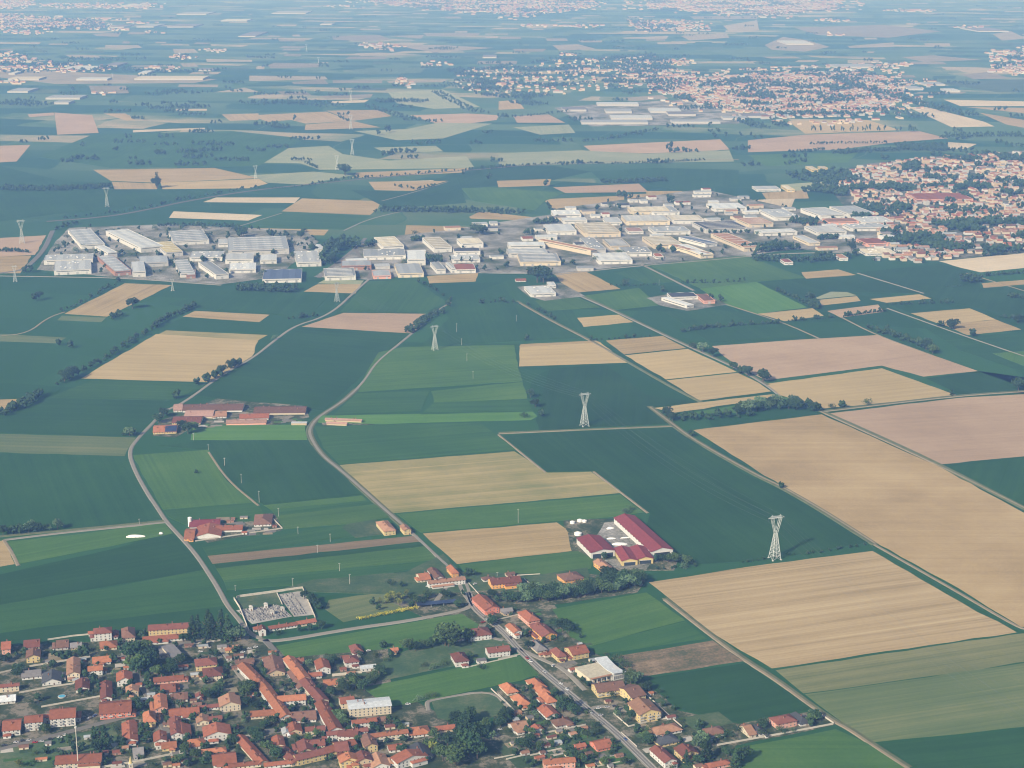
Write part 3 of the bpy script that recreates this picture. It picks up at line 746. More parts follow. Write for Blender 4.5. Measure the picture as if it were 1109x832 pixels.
def house(gx, gy, W, D, rot, storeys, roof, wall, kind='gable', axis='x', windows=True, cat='house', name='house', desc=None, group='houses of the village', fixed=False, hs=2.55, pitch=None, balcony=False, gates=0):
    """thing > wall, roof (> chimney), door, window ...; ridge along local X or Y"""
    h = storeys * hs + .4
    root = thing(name, desc or '%s %s with %s %s roof' % (WORD[wall], cat, RWORD[roof], {'hip': 'hipped', 'gable': 'gabled', 'flat': 'flat'}[kind]), cat, (gx, gy, 0), rot, group, fixed=fixed)
    FOOT.append((gx, gy, math.hypot(W, D) / 2)); BOXES.append((gx, gy, rot, W, D))
    a, b = (W, D) if axis == 'x' else (D, W)
    rh = min(b / 2 * (pitch or .42), 3.6)
    bm = bmesh.new()
    if kind == 'gable': gable_walls(bm, a, b, h, rh)
    else: quadbox(bm, -a / 2, -b / 2, -.3, a / 2, b / 2, h - .02)
    link('wall', mesh_from_bm(bm, 'wall_' + wall), root, None, 0 if axis == 'x' else R(90))
    bm = bmesh.new()
    if kind == 'gable': gable_shell(bm, a, b, h + .02, rh)
    elif kind == 'hip': hip_shell(bm, a, b, h, rh)
    else:
        quadbox(bm, -a / 2 - .3, -b / 2 - .3, h, a / 2 + .3, b / 2 + .3, h + .35, 0, True)
    rf = link('roof', mesh_from_bm(bm, 'roof_' + roof), root, None, 0 if axis == 'x' else R(90))
    if kind != 'flat':
        for i in range(1 if a < 18 else int(a / 10)):
            x = hr.uniform(-.35, .35) * a if kind == 'gable' else hr.uniform(-.2, .2) * a
            y = hr.choice((-1, 1)) * b * .17
            link('chimney', CHIM, rf, (x, y, h + rh * .66 + .5))
    if windows:
        for wall_len, side in ((W, 'f'), (D, 'l'), (D, 'r')):
            n = max(1, int(wall_len / (3.3 if side == 'f' else 4.2)))
            for s in range(storeys):
                for i in range(n):
                    t = (i + .5) / n * wall_len - wall_len / 2
                    z = s * hs + 1.15
                    if side == 'f':
                        loc, rz = (t, -D / 2, z), 0
                        if s == 0 and i == n // 2:
                            link('door', DOOR, root, (t, -D / 2, 0), 0); continue
                        if s == 0 and i < gates:
                            link('garage_door', GATE, root, (t, -D / 2, 0), 0, (.85, 1, .8)); continue
                    elif side == 'l': loc, rz = (-W / 2, -t, z), R(-90)
                    else: loc, rz = (W / 2, t, z), R(90)
                    link('window', WIN, root, loc, rz)
                    if balcony and side == 'f' and s > 0 and i % 2 == 0: link('balcony', BALC, root, (t, -D / 2, s * hs + .1), 0)
    return root, h, rh
def from_box(x0, y0, x1, y1, storeys, rot, kind, axis, hs=2.55):
    h = storeys * hs + .4
    cx = (x0 + x1) / 2
    n = at(cx, y1); f = at(cx, y0 + .6, h + .5)
    bd = max(f.y - n.y, 6.0)
    mid = at(cx, (y1 + y1 + proj((n.x, n.y + bd, 0))[1]) / 3)
    l = at(x0, y1); r = at(x1, y1)
    bw = (r.x - l.x) * (n.y + bd / 2) / n.y * .97
    c, s = abs(math.cos(rot)), abs(math.sin(rot))
    det = c * c - s * s
    W = (bw * c - bd * s) / det; D = (bd * c - bw * s) / det
    W = max(W, 5.5, bw * .6); D = max(D, 5.5, bd * .55)
    W = min(W, bw * 1.02); D = min(D, bd * 1.02, 32)
    gx = n.x * (n.y + bd / 2) / n.y; gy = n.y + bd / 2
    return gx, gy, W, D
def boxes(table, rot_default):
    for ln in table.strip().splitlines():
        a = ln.split(); z = a[0]; x0, y0, x1, y1 = (float(v) for v in a[1:5])
        storeys = int(a[5]); roof, wall, axis, kind = a[6:10]
        rot = R(float(a[10])) if len(a) > 10 and a[10] != '-' else R(rot_default[z])
        opt = a[11:] if len(a) > 11 else []
        x0, y0 = pz(z, x0, y0); x1, y1 = pz(z, x1, y1)
        gx, gy, W, D = from_box(x0, y0, x1, y1, storeys, rot, kind, axis)
        desc = None; cat = 'house'
        for o in opt:
            if o.startswith('"'): desc = o.strip('"').replace('_', ' ')
            elif o.startswith('@'): cat = o[1:].replace('_', ' ')
        W *= 1.08; D *= 1.06
        rt_, hh_, rh_ = house(gx, gy, W, D, rot, storeys, roof, wall, kind, axis, cat=cat, name=cat.replace(' ', '_'), desc=desc, balcony='bal' in opt, gates=2 if 'gate' in opt else 0, windows='nowin' not in opt)
        if 'nowin' not in opt and cat == 'house' and kind != 'flat' and hr.random() < .62:      # a lower wing, its roof leaning on the house
            wl, wd, wh = hr.uniform(.35, .6) * W, hr.uniform(2.6, 4.6), max(2.5, hh_ * hr.choice((.52, .52, .8)) - .3); sx = hr.choice((-1, 1))
            x = sx * (W / 2 - wl / 2) * hr.uniform(.5, 1)
            if hr.random() < .4: wx, wy, wl, wd = sx * (W / 2 + 1.9), hr.uniform(-.2, .2) * D, 3.8, D * hr.uniform(.5, .8)
            else: wx, wy = x, -D / 2 - wd / 2 + .01
            bm = bmesh.new(); quadbox(bm, -wl / 2, -wd / 2, -.3, wl / 2, wd / 2, wh); an = link('wing', mesh_from_bm(bm, 'wall_' + wall), rt_, (wx, wy, 0))
            bm = bmesh.new()
            if abs(wy) > D / 2: hip_shell(bm, wl, wd + .6, wh + .02, .9, .4, .18)
            else: hip_shell(bm, wl + .6, wd, wh + .02, .9, .4, .18)
            link('wing_roof', mesh_from_bm(bm, 'roof_' + roof), an)
            link('window', WIN, an, (0, -wd / 2, .9), 0, (1.3, 1, 1))
ROT = dict(T1=14, T2=14, T3=16, T4=24, T5=22, M3=20, M4=24, M2=8, M1=8, U3=10, U4=10, U5=8)
boxes('''
T1 5 232 62 300 2 red pink x gable
T1 112 222 196 292 2 brownred cream x gable
T1 122 272 198 340 2 brown yellow y gable
T1 262 224 330 280 1 brown grey x gable
T1 330 236 388 280 1 grey tan x gable
T1 442 165 530 238 3 brownred white x hip
T1 526 182 555 222 1 brownred white x hip
T1 418 190 446 214 1 red white x gable
T1 468 228 555 282 1 orange beige x hip
T1 566 168 645 245 2 brown beige x hip
T1 305 308 395 425 2 tan cream y gable
T1 435 300 525 352 1 orange white x gable
T1 415 345 485 402 2 orange white x gable
T1 102 364 198 420 1 grey white x gable
T1 195 378 298 446 1 dark white y gable
T1 -30 428 88 482 2 brownred cream x gable
T1 -10 482 78 536 1 white white x gable
T1 350 412 430 478 1 brownred white y gable
T1 462 422 542 522 1 brownred white y gable
T1 545 378 628 450 2 red white y gable
T1 592 442 655 502 2 tan tan y gable
T1 468 508 625 605 2 red salmon x gable 12 bal
T1 238 542 365 642 3 red white x gable 12 bal
T1 120 576 208 660 3 red white x gable 12 bal
T1 206 574 242 622 2 red white x gable 12
T1 14 596 110 684 2 red white x gable 12 bal
T1 -40 606 12 690 2 red white x gable 12 bal
T1 668 562 740 642 2 orange yellow x hip
T1 562 608 665 728 1 red white y gable
T1 272 756 478 842 2 red cream x gable 8 bal
T1 622 728 680 785 1 grey grey x gable
T1 718 658 790 735 2 red white y gable
T1 758 700 832 755 1 orange yellow x gable
T1 725 390 862 442 1 red pink x gable
T1 750 430 830 492 1 red white x gable
T1 738 252 800 318 1 grey beige x flat
T1 768 250 858 336 2 grey cream x flat 30
T1 715 485 800 582 2 orange pink y gable
T1 815 472 868 526 1 brown beige x gable
T1 790 592 868 702 2 brownred white y gable
T1 800 543 870 590 1 red white x gable
T1 678 196 868 248 1 red white x gable 12 gate
T2 325 312 412 355 1 brown cream x gable
T2 448 308 568 405 1 brown tan y gable
T2 525 480 655 546 2 orange white x gable 10
T2 558 556 705 626 1 brown white x gable 10
T2 562 310 645 350 1 red white x gable
T2 695 320 775 395 2 red white y gable
T2 650 376 730 418 1 red white x gable
T2 735 408 806 457 1 orange tan x gable
T2 712 440 760 470 1 brown tan y gable
T2 135 308 242 378 2 brownred yellow x hip
T2 170 352 272 428 2 brownred cream x hip
T2 278 262 314 292 1 orange yellow x hip
T2 245 490 354 570 2 tan cream y gable
T2 150 525 245 567 1 brownred white x gable
T2 15 540 156 602 1 red white x gable
T2 40 470 106 525 1 brown white x gable
T2 140 478 172 512 1 brownred white y gable
T2 28 625 125 700 1 red white y gable
T2 6 598 60 642 1 brown tan x gable
T2 138 580 205 634 1 tan cream y gable
T2 200 580 262 620 1 brownred tan x gable
T2 172 625 308 712 2 red white y gable
T2 102 686 188 746 1 orange white x hip
T2 170 728 280 778 1 orange white x hip
T2 212 752 335 832 1 red white x gable
T2 300 795 440 840 1 red cream x gable
T2 465 788 612 836 1 red white x gable
T2 398 550 530 604 1 orange beige x gable 10
T2 492 680 562 746 1 red cream y gable
T2 655 628 745 686 2 brownred cream x gable 10
T2 560 620 640 680 1 red tan y gable
T2 645 690 745 745 1 brownred beige x gable 10
T2 610 700 700 772 1 brownred tan y gable
T2 810 765 880 836 2 red yellow y gable
T2 545 640 580 684 1 white white y gable
T3 78 248 146 302 1 brownred white x hip
T3 50 298 126 362 2 brownred white x hip
T3 130 340 210 382 1 white white x flat
T3 272 262 308 294 1 orange tan x gable
T3 30 490 106 556 2 red cream x gable
T3 92 590 206 652 2 red white x gable
T3 195 585 250 628 1 brown tan x gable
T3 185 648 350 712 2 orange cream x gable 16 bal
T3 368 628 460 690 1 orange white x hip
T3 482 622 574 670 1 red tan x gable
T3 -20 640 160 702 2 brownred white x gable 14
T3 0 700 80 782 2 brownred yellow x gable
T3 130 672 215 760 2 brown yellow y gable
T3 30 764 132 836 2 orange yellow y gable
T3 100 755 188 832 2 brownred tan y gable
T3 165 765 272 845 1 tan white y gable
T3 258 712 330 762 1 red white x gable
T3 360 718 470 800 1 dark white y gable
T3 285 745 440 834 2 red white y gable 30
T3 580 198 616 238 1 grey white x gable
T3 630 166 745 238 2 brownred white x hip
T3 556 284 640 358 2 brownred white x hip
T3 676 312 722 344 1 grey white x flat
T3 720 252 832 316 2 brownred white x gable
T3 662 14 776 120 2 red salmon y gable 24
T3 785 75 845 112 1 grey tan x gable
T4 38 153 104 220 2 orange white y gable
T4 96 88 186 166 2 red pink x hip
T4 153 153 270 240 2 brownred orange y gable
T4 138 228 222 294 1 grey beige x hip
T4 208 285 250 312 1 red beige x gable
T4 246 266 313 334 2 brownred yellow x hip
T4 312 250 420 326 2 red yellow x gable
T4 440 418 590 502 2 brown yellow x gable 16 bal
T4 560 435 682 528 2 brown yellow x gable 30 bal
T4 612 508 752 622 3 tan yellow y gable 20 bal
T4 5 428 90 492 1 orange cream x hip
T4 60 482 148 552 1 orange cream x hip
T4 130 406 222 472 1 orange beige x hip
T4 165 442 246 502 1 orange beige x hip
T4 190 474 272 538 1 orange white x hip
T4 185 535 283 606 1 red white y gable
T4 45 606 140 670 1 tan white x gable
T4 150 626 210 672 1 red white y gable
T4 246 588 346 648 1 brown white x hip
T4 430 690 532 758 1 red salmon x gable
T4 358 712 406 748 1 red salmon x gable
T4 210 775 356 842 2 orange pink x gable 10
T4 712 616 856 688 1 tan white x hip
T4 725 668 844 736 1 dark yellow x hip
T4 722 730 820 832 2 brownred white y gable
T4 828 722 900 780 1 red white x gable
T5 48 722 152 802 2 brownred yellow y gable
T5 180 630 282 692 1 brown white x hip
T5 355 622 412 690 1 tan cream x gable
T5 410 628 470 684 1 dark white y gable
T5 494 574 612 652 2 brownred pink x hip
T5 590 568 665 636 1 dark white x hip
T5 195 788 306 842 1 red pink x hip
M3 42 114 146 216 2 tan yellow y hip
M3 172 145 236 206 2 tan yellow y gable
M3 262 414 346 474 1 orange cream x gable
M3 334 390 412 462 1 brown white y gable
M3 440 376 498 446 2 orange orange x hip
M3 334 440 532 502 2 tan white x gable 18
M3 632 432 692 472 1 brown white x hip
M3 672 432 852 512 2 brownred orange x gable 16
M3 766 416 816 442 1 brown cream x gable
M4 445 448 532 532 2 tan orange y gable
M4 228 510 372 594 2 brown orange x hip
M2 25 52 78 112 1 pinkish white x gable
M2 80 60 314 104 1 brown white x gable 2 @farm_barn nowin
M2 84 84 196 130 1 pinkish cream x gable 2 @farm_barn nowin
M2 34 114 146 152 1 brownred yellow x gable 2
M2 200 92 252 126 1 tan white x gable
M2 305 104 420 134 1 red white x gable 4 @farm_barn nowin
M2 252 128 408 154 1 pinkish pink x gable 4 @farm_barn nowin
M2 368 72 570 112 1 brown beige x gable 2 @farm_barn nowin
M2 655 122 800 143 1 pinkish tan x gable -8 @farm_barn nowin
M2 660 140 740 155 1 pinkish tan x gable -8 @farm_barn nowin
M2 515 136 575 154 1 white tan x flat 0 @farm_barn nowin
M2 100 534 222 580 1 crimson white x gable 6 @farm_barn nowin
M2 76 574 124 628 1 orange orange x gable 6
M2 122 560 232 620 1 red white y gable 6 @farm_barn nowin
M2 200 560 312 594 1 red white x gable 6 @farm_barn nowin
M2 358 508 440 576 1 brown white x hip 6
M1 622 134 738 206 1 orange yellow x gable 8 "yellow_farm_building_with_half_orange_half_solar_roof"
''', ROT)
# long rows of joined houses following a street
def row(z, s, width, storeys, roof, wall, desc, cat='row house', name='row_house', windows=True, hs=2.55, rise=None, gates=0):
    p = pts(z, s); a, b = at(*p[0]), at(*p[1]); c = (a + b) / 2; d = b - a
    rot = math.atan2(d.y, d.x)
    if math.cos(rot) < 0: rot += math.pi
    if math.sin(rot) < -.8:           # keep the -Y side towards the street
        rot = rot
    return house(c.x, c.y, d.length, width, rot, storeys, roof, wall, 'gable', 'x', windows, cat, name, desc, hs=hs, pitch=rise, gates=gates)
for a in (('T2', '360,372 470,482', 10, 2, 'orange', 'white', 'long white row with orange roof'), ('T2', '468,484 565,618', 10, 2, 'orange', 'white', 'white row with bright orange roof'),
          ('T2', '575,340 652,440', 10, 2, 'orange', 'cream', 'cream street row with orange roof'), ('T2', '652,446 738,544', 10, 2, 'brownred', 'cream', 'cream street row with dark red roof'),
          ('T2', '728,552 798,680', 11, 2, 'red', 'white', 'white street row with red roof'), ('T2', '812,696 900,700', 10, 2, 'brownred', 'white', 'short white row at the street bend'),
          ('T2', '345,700 455,822', 9, 1, 'red', 'cream', 'low cream row with red roof'), ('T2', '548,756 614,822', 9, 1, 'brownred', 'tan', 'low tan row with dark red roof'),
          ('T2', '606,812 742,780', 10, 2, 'brownred', 'yellow', 'yellow street row with dark red roof'), ('T2', '748,778 880,736', 10, 2, 'red', 'yellow', 'yellow street row with red roof'),
          ('T2', '482,186 612,166', 7, 1, 'red', 'white', 'red tiled cemetery portico'), ('T2', '616,164 698,150', 8, 1, 'red', 'cream', 'red tiled cemetery annex'),
          ('T2', '590,392 640,470', 8, 1, 'brown', 'grey', 'low grey row with brown roof'), ('T2', '410,190 440,184', 6, 1, 'red', 'white', 'small cemetery lodge')):
    row(*a)
# yellow apartment block and the broad white-roofed block
c = at(181, 692); house(c.x, c.y + 11, 38, 13, R(9), 3, 'brownred', 'yellow', 'gable', 'x', cat='apartment block', name='apartment_block', desc='long yellow apartment block with dark red roof', fixed=False)
c = at(399, 776); house(c.x, c.y + 9, 36, 17, R(12), 3, 'white', 'cream', 'gable', 'x', cat='apartment block', name='apartment_block', desc='cream three-storey block with pale white roof', pitch=.12)
# ------------------------------------------------------------------ the crimson-roofed farm
def barn(p0, p1, width, h, roof, wall, desc, doors=2, rise=.28, open_end=True):
    a, b = at(*p0), at(*p1); c = (a + b) / 2; d = b - a; L = d.length; rot = math.atan2(d.y, d.x)
    root = thing('barn', desc, 'barn', (c.x, c.y, 0), rot, 'barns with crimson roofs'); FOOT.append((c.x, c.y, L / 2)); BOXES.append((c.x, c.y, rot, L, width))
    rh = width / 2 * rise
    bm = bmesh.new(); gable_walls(bm, L, width, h, rh); link('wall', mesh_from_bm(bm, 'wall_' + wall), root)
    bm = bmesh.new(); gable_shell(bm, L, width, h + .02, rh, .7, .25); rf = link('roof', mesh_from_bm(bm, 'roof_' + roof), root)
    n = int(L / 8)
    for i in range(n):
        x = (i + .5) / n * L - L / 2
        bm = bmesh.new(); quadbox(bm, -1.6, -.05, 0, 1.6, .05, .9, 0); link('window', mesh_from_bm(bm, 'glass'), root, (x, -width / 2 - .02, h - 1.6))
        if i % 2: link('window', WIN, root, (x, width / 2, h - 2.4), R(180), (2.6, 1, .7))
    for k in range(doors):
        y = (k + .5) / doors * width - width / 2
        bm = bmesh.new(); quadbox(bm, -.05, -width / doors * .36, 0, .05, width / doors * .36, h * .72, 0); link('door', mesh_from_bm(bm, 'glass'), root, (L / 2 + .03, y, 0))
        bm = bmesh.new(); quadbox(bm, -.08, -width / doors * .36 - .4, h * .72 + .02, .35, width / doors * .36 + .4, h * .72 + .3, 0, True); link('door_canopy', mesh_from_bm(bm, 'frame'), root, (L / 2 + .04, y, 0))
    bm = bmesh.new(); quadbox(bm, -L / 2, -.5, 0, L / 2, .5, .5, 0); link('ridge_vent', mesh_from_bm(bm, 'roof_' + roof), rf, (0, 0, h + rh + .22))
    return root
barn((676, 566), (717, 603), 25, 7, 'crimson', 'white', 'very long white barn under a crimson roof', 1)
barn((637, 588), (653, 604), 27, 7, 'crimson', 'white', 'broad grey-white barn with crimson roof', 2, .2)
barn((673, 599), (682, 613), 17, 6, 'crimson', 'yellow', 'yellow barn with crimson roof', 1)
barn((690, 598), (699, 611), 17, 6, 'crimson', 'yellow', 'yellow barn with crimson roof', 1)
def tank(px, py, r, h, desc, mat='tarp', dome=True):
    r *= K; h *= K; c = at(px, py); root = thing('silo_tank', desc, 'tank', (c.x, c.y, 0), 0, 'white round tanks on the farms')
    bm = bmesh.new(); cyl(bm, 0, 0, 0, h, r, r, 16); link('body', mesh_from_bm(bm, mat), root)
    bm = bmesh.new(); cyl(bm, 0, 0, h + .01, h + r * .35, r * 1.03, r * .2, 16); link('cap', mesh_from_bm(bm, mat), root)
    bm = bmesh.new(); quadbox(bm, r, -.25, 0, r + .15, .25, h, 0); link('ladder', mesh_from_bm(bm, 'steel'), root)
tank(620, 567, 2.2, 1.8, 'low white round tank'); tank(628, 565, 2.3, 1.8, 'low white round tank'); tank(633, 565.5, 2.1, 1.6, 'low white round tank'); tank(626, 579.5, 3.2, 2, 'wide white round tank')
tank(206, 570, 1.8, 8, 'tall white farm silo')
def sheeted(px, py, w, d, h, rz, desc):
    w *= K; d *= K; h *= K; c = at(px, py); root = thing('covered_heap', desc, 'heap', (c.x, c.y, 0), R(rz), 'sheeted heaps in the farm yard')
    bm = bmesh.new(); n = 8
    rows = []
    for i in range(n + 1):
        t = i / n; x = (t - .5) * w; k = math.sin(math.pi * min(max(t, .03), .97)) ** .4
        rows.append([bm.verts.new((x, d / 2 * math.cos(a) * k, h * math.sin(a) * k * (1 + .12 * math.sin(5 * t + a)))) for a in [math.pi * j / 6 for j in range(7)]])
    for a, b in zip(rows, rows[1:]):
        for j in range(6): bm.faces.new((a[j], b[j], b[j + 1], a[j + 1]))
    bm.faces.new(rows[0]); bm.faces.new(rows[-1][::-1]); bmesh.ops.recalc_face_normals(bm, faces=bm.faces)
    link('sheet', mesh_from_bm(bm, 'tarp'), root)
    bm = bmesh.new()
    for j in range(5): quadbox(bm, -w / 2 + w * (j + .5) / 5 - .4, -d / 2 - .9, 0, -w / 2 + w * (j + .5) / 5 + .4, -d / 2 - .1, .5, 0)
    link('weight', mesh_from_bm(bm, 'rubber'), root)
for a in ((661, 573, 7, 3.5, 2, 20, 'low white sheeted heap'), (662, 584, 8, 3, 1.6, 10, 'low white sheeted heap'), (671, 590, 13, 6, 2, 5, 'wide white sheeted heap'), (690, 592, 6, 3.5, 2, 60, 'low white sheeted heap'), (677, 583, 9, 2, 1.2, 15, 'narrow grey white sheeted heap'),
          (147, 582, 16, 3.2, 2.6, 6, 'long white plastic tunnel in the maize'), (174.5, 578.5, 3.5, 3, 2, 0, 'small white sheeted heap in the maize')): sheeted(*a)
# solar half of the yellow farm roof and the dark blue canopy by the junction
for nm, px, py, w, d, rz, zz, tilt, desc in (('solar_canopy', 473, 655.5, 40, 8.5, 14, 3, 8, 'long dark blue solar canopy beside the road'),):
    c = at(px, py); root = thing(nm, desc, 'canopy', (c.x, c.y, 0), R(rz))
    bm = bmesh.new(); quadbox(bm, -w / 2, -d / 2, zz, w / 2, d / 2, zz + .2, 0, True); link('panel', mesh_from_bm(bm, 'solar'), root)
    for sx in (-1, -.33, .33, 1):
        for sy in (-1, 1):
            bm = bmesh.new(); quadbox(bm, -.15, -.15, 0, .15, .15, zz - .01, 0); link('post', mesh_from_bm(bm, 'steel'), root, (sx * (w / 2 - .4), sy * (d / 2 - .4), 0))
for o in list(COL.objects):
    if o.get('category') and 'half solar' in (THINGS and next((t[1] for t in THINGS if t[0] is o), '')):
        rf = next(ch for ch in o.children if ch.name.startswith('roof'))
        xs = [v.co for v in rf.data.vertices]; X = max(v.x for v in xs); Y = max(v.y for v in xs); zt = max(v.z for v in xs); zl = min(v.z for v in xs) + .22
        bm = bmesh.new()
        v = [bm.verts.new(p) for p in ((0.3, -Y + .3, zl + .15), (X - .4, -Y + .3, zl + .15), (X - .4, -.4, zt - .0), (0.3, -.4, zt - .0))]
        bm.faces.new(v); r = bmesh.ops.extrude_face_region(bm, geom=bm.faces[:]); bmesh.ops.translate(bm, verts=[e for e in r['geom'] if isinstance(e, bmesh.types.BMVert)], vec=(0, 0, .12))
        bmesh.ops.recalc_face_normals(bm, faces=bm.faces); link('solar_panel', mesh_from_bm(bm, 'solar'), rf)
# ------------------------------------------------------------------ the building site with the swooping white roof
c = at(651, 733); root = thing('modern_hall', 'unfinished tan hall with swooping white roof', 'building', (c.x, c.y, 0), R(-62 + 90))
BOXES.append((c.x, c.y, R(28), 36, 36)); FOOT.append((c.x, c.y, 22))
bm = bmesh.new(); quadbox(bm, -22, -14, -.3, 6, 22, 6.5); link('wall', mesh_from_bm(bm, 'wall_cream'), root)
bm = bmesh.new(); quadbox(bm, -22.5, -14.5, 6.52, 5.9, 22.5, 6.9, 0, True); link('flat_roof', mesh_from_bm(bm, 'roof_cream'), root)
bm = bmesh.new(); quadbox(bm, 6.05, -18, -.3, 20, 24, 7); link('side_wall', mesh_from_bm(bm, 'wall_white'), root)
bm = bmesh.new(); rows = []
for i in range(17):
    y = -20 + 46 * i / 16; z = 8.2 - 2.0 * math.sin(math.pi * i / 16) + 2.2 * (i / 16)
    rows.append([bm.verts.new((x, y, z + dz)) for x, dz in ((5.0, .4), (21, -.6), (21, -1.2), (5.0, -.2))])
for a, b in zip(rows, rows[1:]):
    for j in range(4): bm.faces.new((a[j], a[(j + 1) % 4], b[(j + 1) % 4], b[j]))
bm.faces.new(rows[0]); bm.faces.new(rows[-1][::-1]); bmesh.ops.recalc_face_normals(bm, faces=bm.faces)
link('white_roof', mesh_from_bm(bm, 'roof_white'), root)
for i in range(5):
    bm = bmesh.new(); quadbox(bm, -.3, -.3, -.3, .3, .3, 6.5); link('column', mesh_from_bm(bm, 'wall_white'), root, (-20 + i * 6, -17, 0))
bm = bmesh.new(); quadbox(bm, -21.5, -18, 6.52, 4, -14.55, 6.85, 0, True); link('porch_roof', mesh_from_bm(bm, 'roof_tan'), root)
for i in range(6): link('window', WIN, root, (-19 + i * 4.3, -14, 1.2), 0, (1.8, 1, 1.6))
for i in range(5): link('window', WIN, root, (6.05 + 2 + i * 2.6, -18, 1.0), 0, (1.6, 1, 2.4))
root.scale = (.82, .72, .95)
c = at(621, 727); root = thing('site_hut', 'small red and white hut by the building site', 'hut', (c.x, c.y, 0), R(30))
bm = bmesh.new(); gable_walls(bm, 9, 5, 2.6, 1); link('wall', mesh_from_bm(bm, 'wall_white'), root)
bm = bmesh.new(); gable_shell(bm, 9, 5, 2.62, 1, .3, .15); link('roof', mesh_from_bm(bm, 'roof_red'), root)
for x in (-2.5, 2.5): link('window', WIN, root, (x, -2.5, .9), 0)
link('door', DOOR, root, (0, -2.5, 0), 0)
# ------------------------------------------------------------------ chapel, spire, cemetery
c = at(284, 687); root = thing('chapel', 'small white cemetery chapel', 'chapel', (c.x, c.y, 0), R(14)); BOXES.append((c.x, c.y, R(14), 8, 12))
bm = bmesh.new(); gable_walls(bm, 10, 6.5, 6, 2); link('wall', mesh_from_bm(bm, 'wall_white'), root, None, R(90))
bm = bmesh.new(); gable_shell(bm, 10, 6.5, 6.02, 2, .4, .2); link('roof', mesh_from_bm(bm, 'roof_brownred'), root, None, R(90))
link('door', DOOR, root, (0, -5, 0), 0, (1.6, 1, 1.5)); link('window', WIN, root, (0, -5, 4.2), 0)
for s in (-1, 1): link('window', WIN, root, (s * 3.25, 0, 3), R(90) * s, (1, 1, 1.4))
bm = bmesh.new(); quadbox(bm, -.1, -.1, 0, .1, .1, 1.6); quadbox(bm, -.5, -.08, 1.0, -.103, .08, 1.2); quadbox(bm, .103, -.08, 1.0, .5, .08, 1.2); link('cross', mesh_from_bm(bm, 'steel'), root, (0, -4.8, 8.1))
c = at(142, 835); root = thing('church_tower', 'slim cream church spire rising at the bottom edge', 'tower', (c.x, c.y, 0), R(14))
bm = bmesh.new(); quadbox(bm, -1.5, -1.5, -.3, 1.5, 1.5, 6.5); link('tower_wall', mesh_from_bm(bm, 'wall_cream'), root)
bm = bmesh.new(); quadbox(bm, -1.9, -1.9, 6.51, 1.9, 1.9, 6.9, 0, True); link('cornice', mesh_from_bm(bm, 'wall_white'), root)
bm = bmesh.new(); cyl(bm, 0, 0, 6.91, 13, 1.6, .05, 8); link('spire', mesh_from_bm(bm, 'wall_yellow'), root)
for k in range(4): link('window', WIN, root, (1.5 * math.sin(k * math.pi / 2), -1.5 * math.cos(k * math.pi / 2), 4), k * R(90), (.8, 1, 1.2))
def wall_line(z, s, h, desc, mat='boundary', t=.4, name='garden_wall', cat='wall'):
    g = [at(*p) for p in pts(z, s)]
    o = g[0]; bm = bmesh.new()
    for i, (a, b) in enumerate(zip(g, g[1:])):
        d = (b - a).normalized(); n = Vector((-d.y, d.x, 0)) * t / 2; e = d * (t / 2 - .003)
        v = [(a - o - e + n), (b - o - e + n), (b - o - e - n), (a - o - e - n)]
        prism(bm, [(q.x, q.y) for q in v], -.2, h + .002 * i)
    x = (g[0] + g[-1]) / 2
    ob = link(name, mesh_from_bm(bm, mat), None, o); ob['category'] = cat
    px, py = proj(x); THINGS.append([ob, desc, cat, px, py])
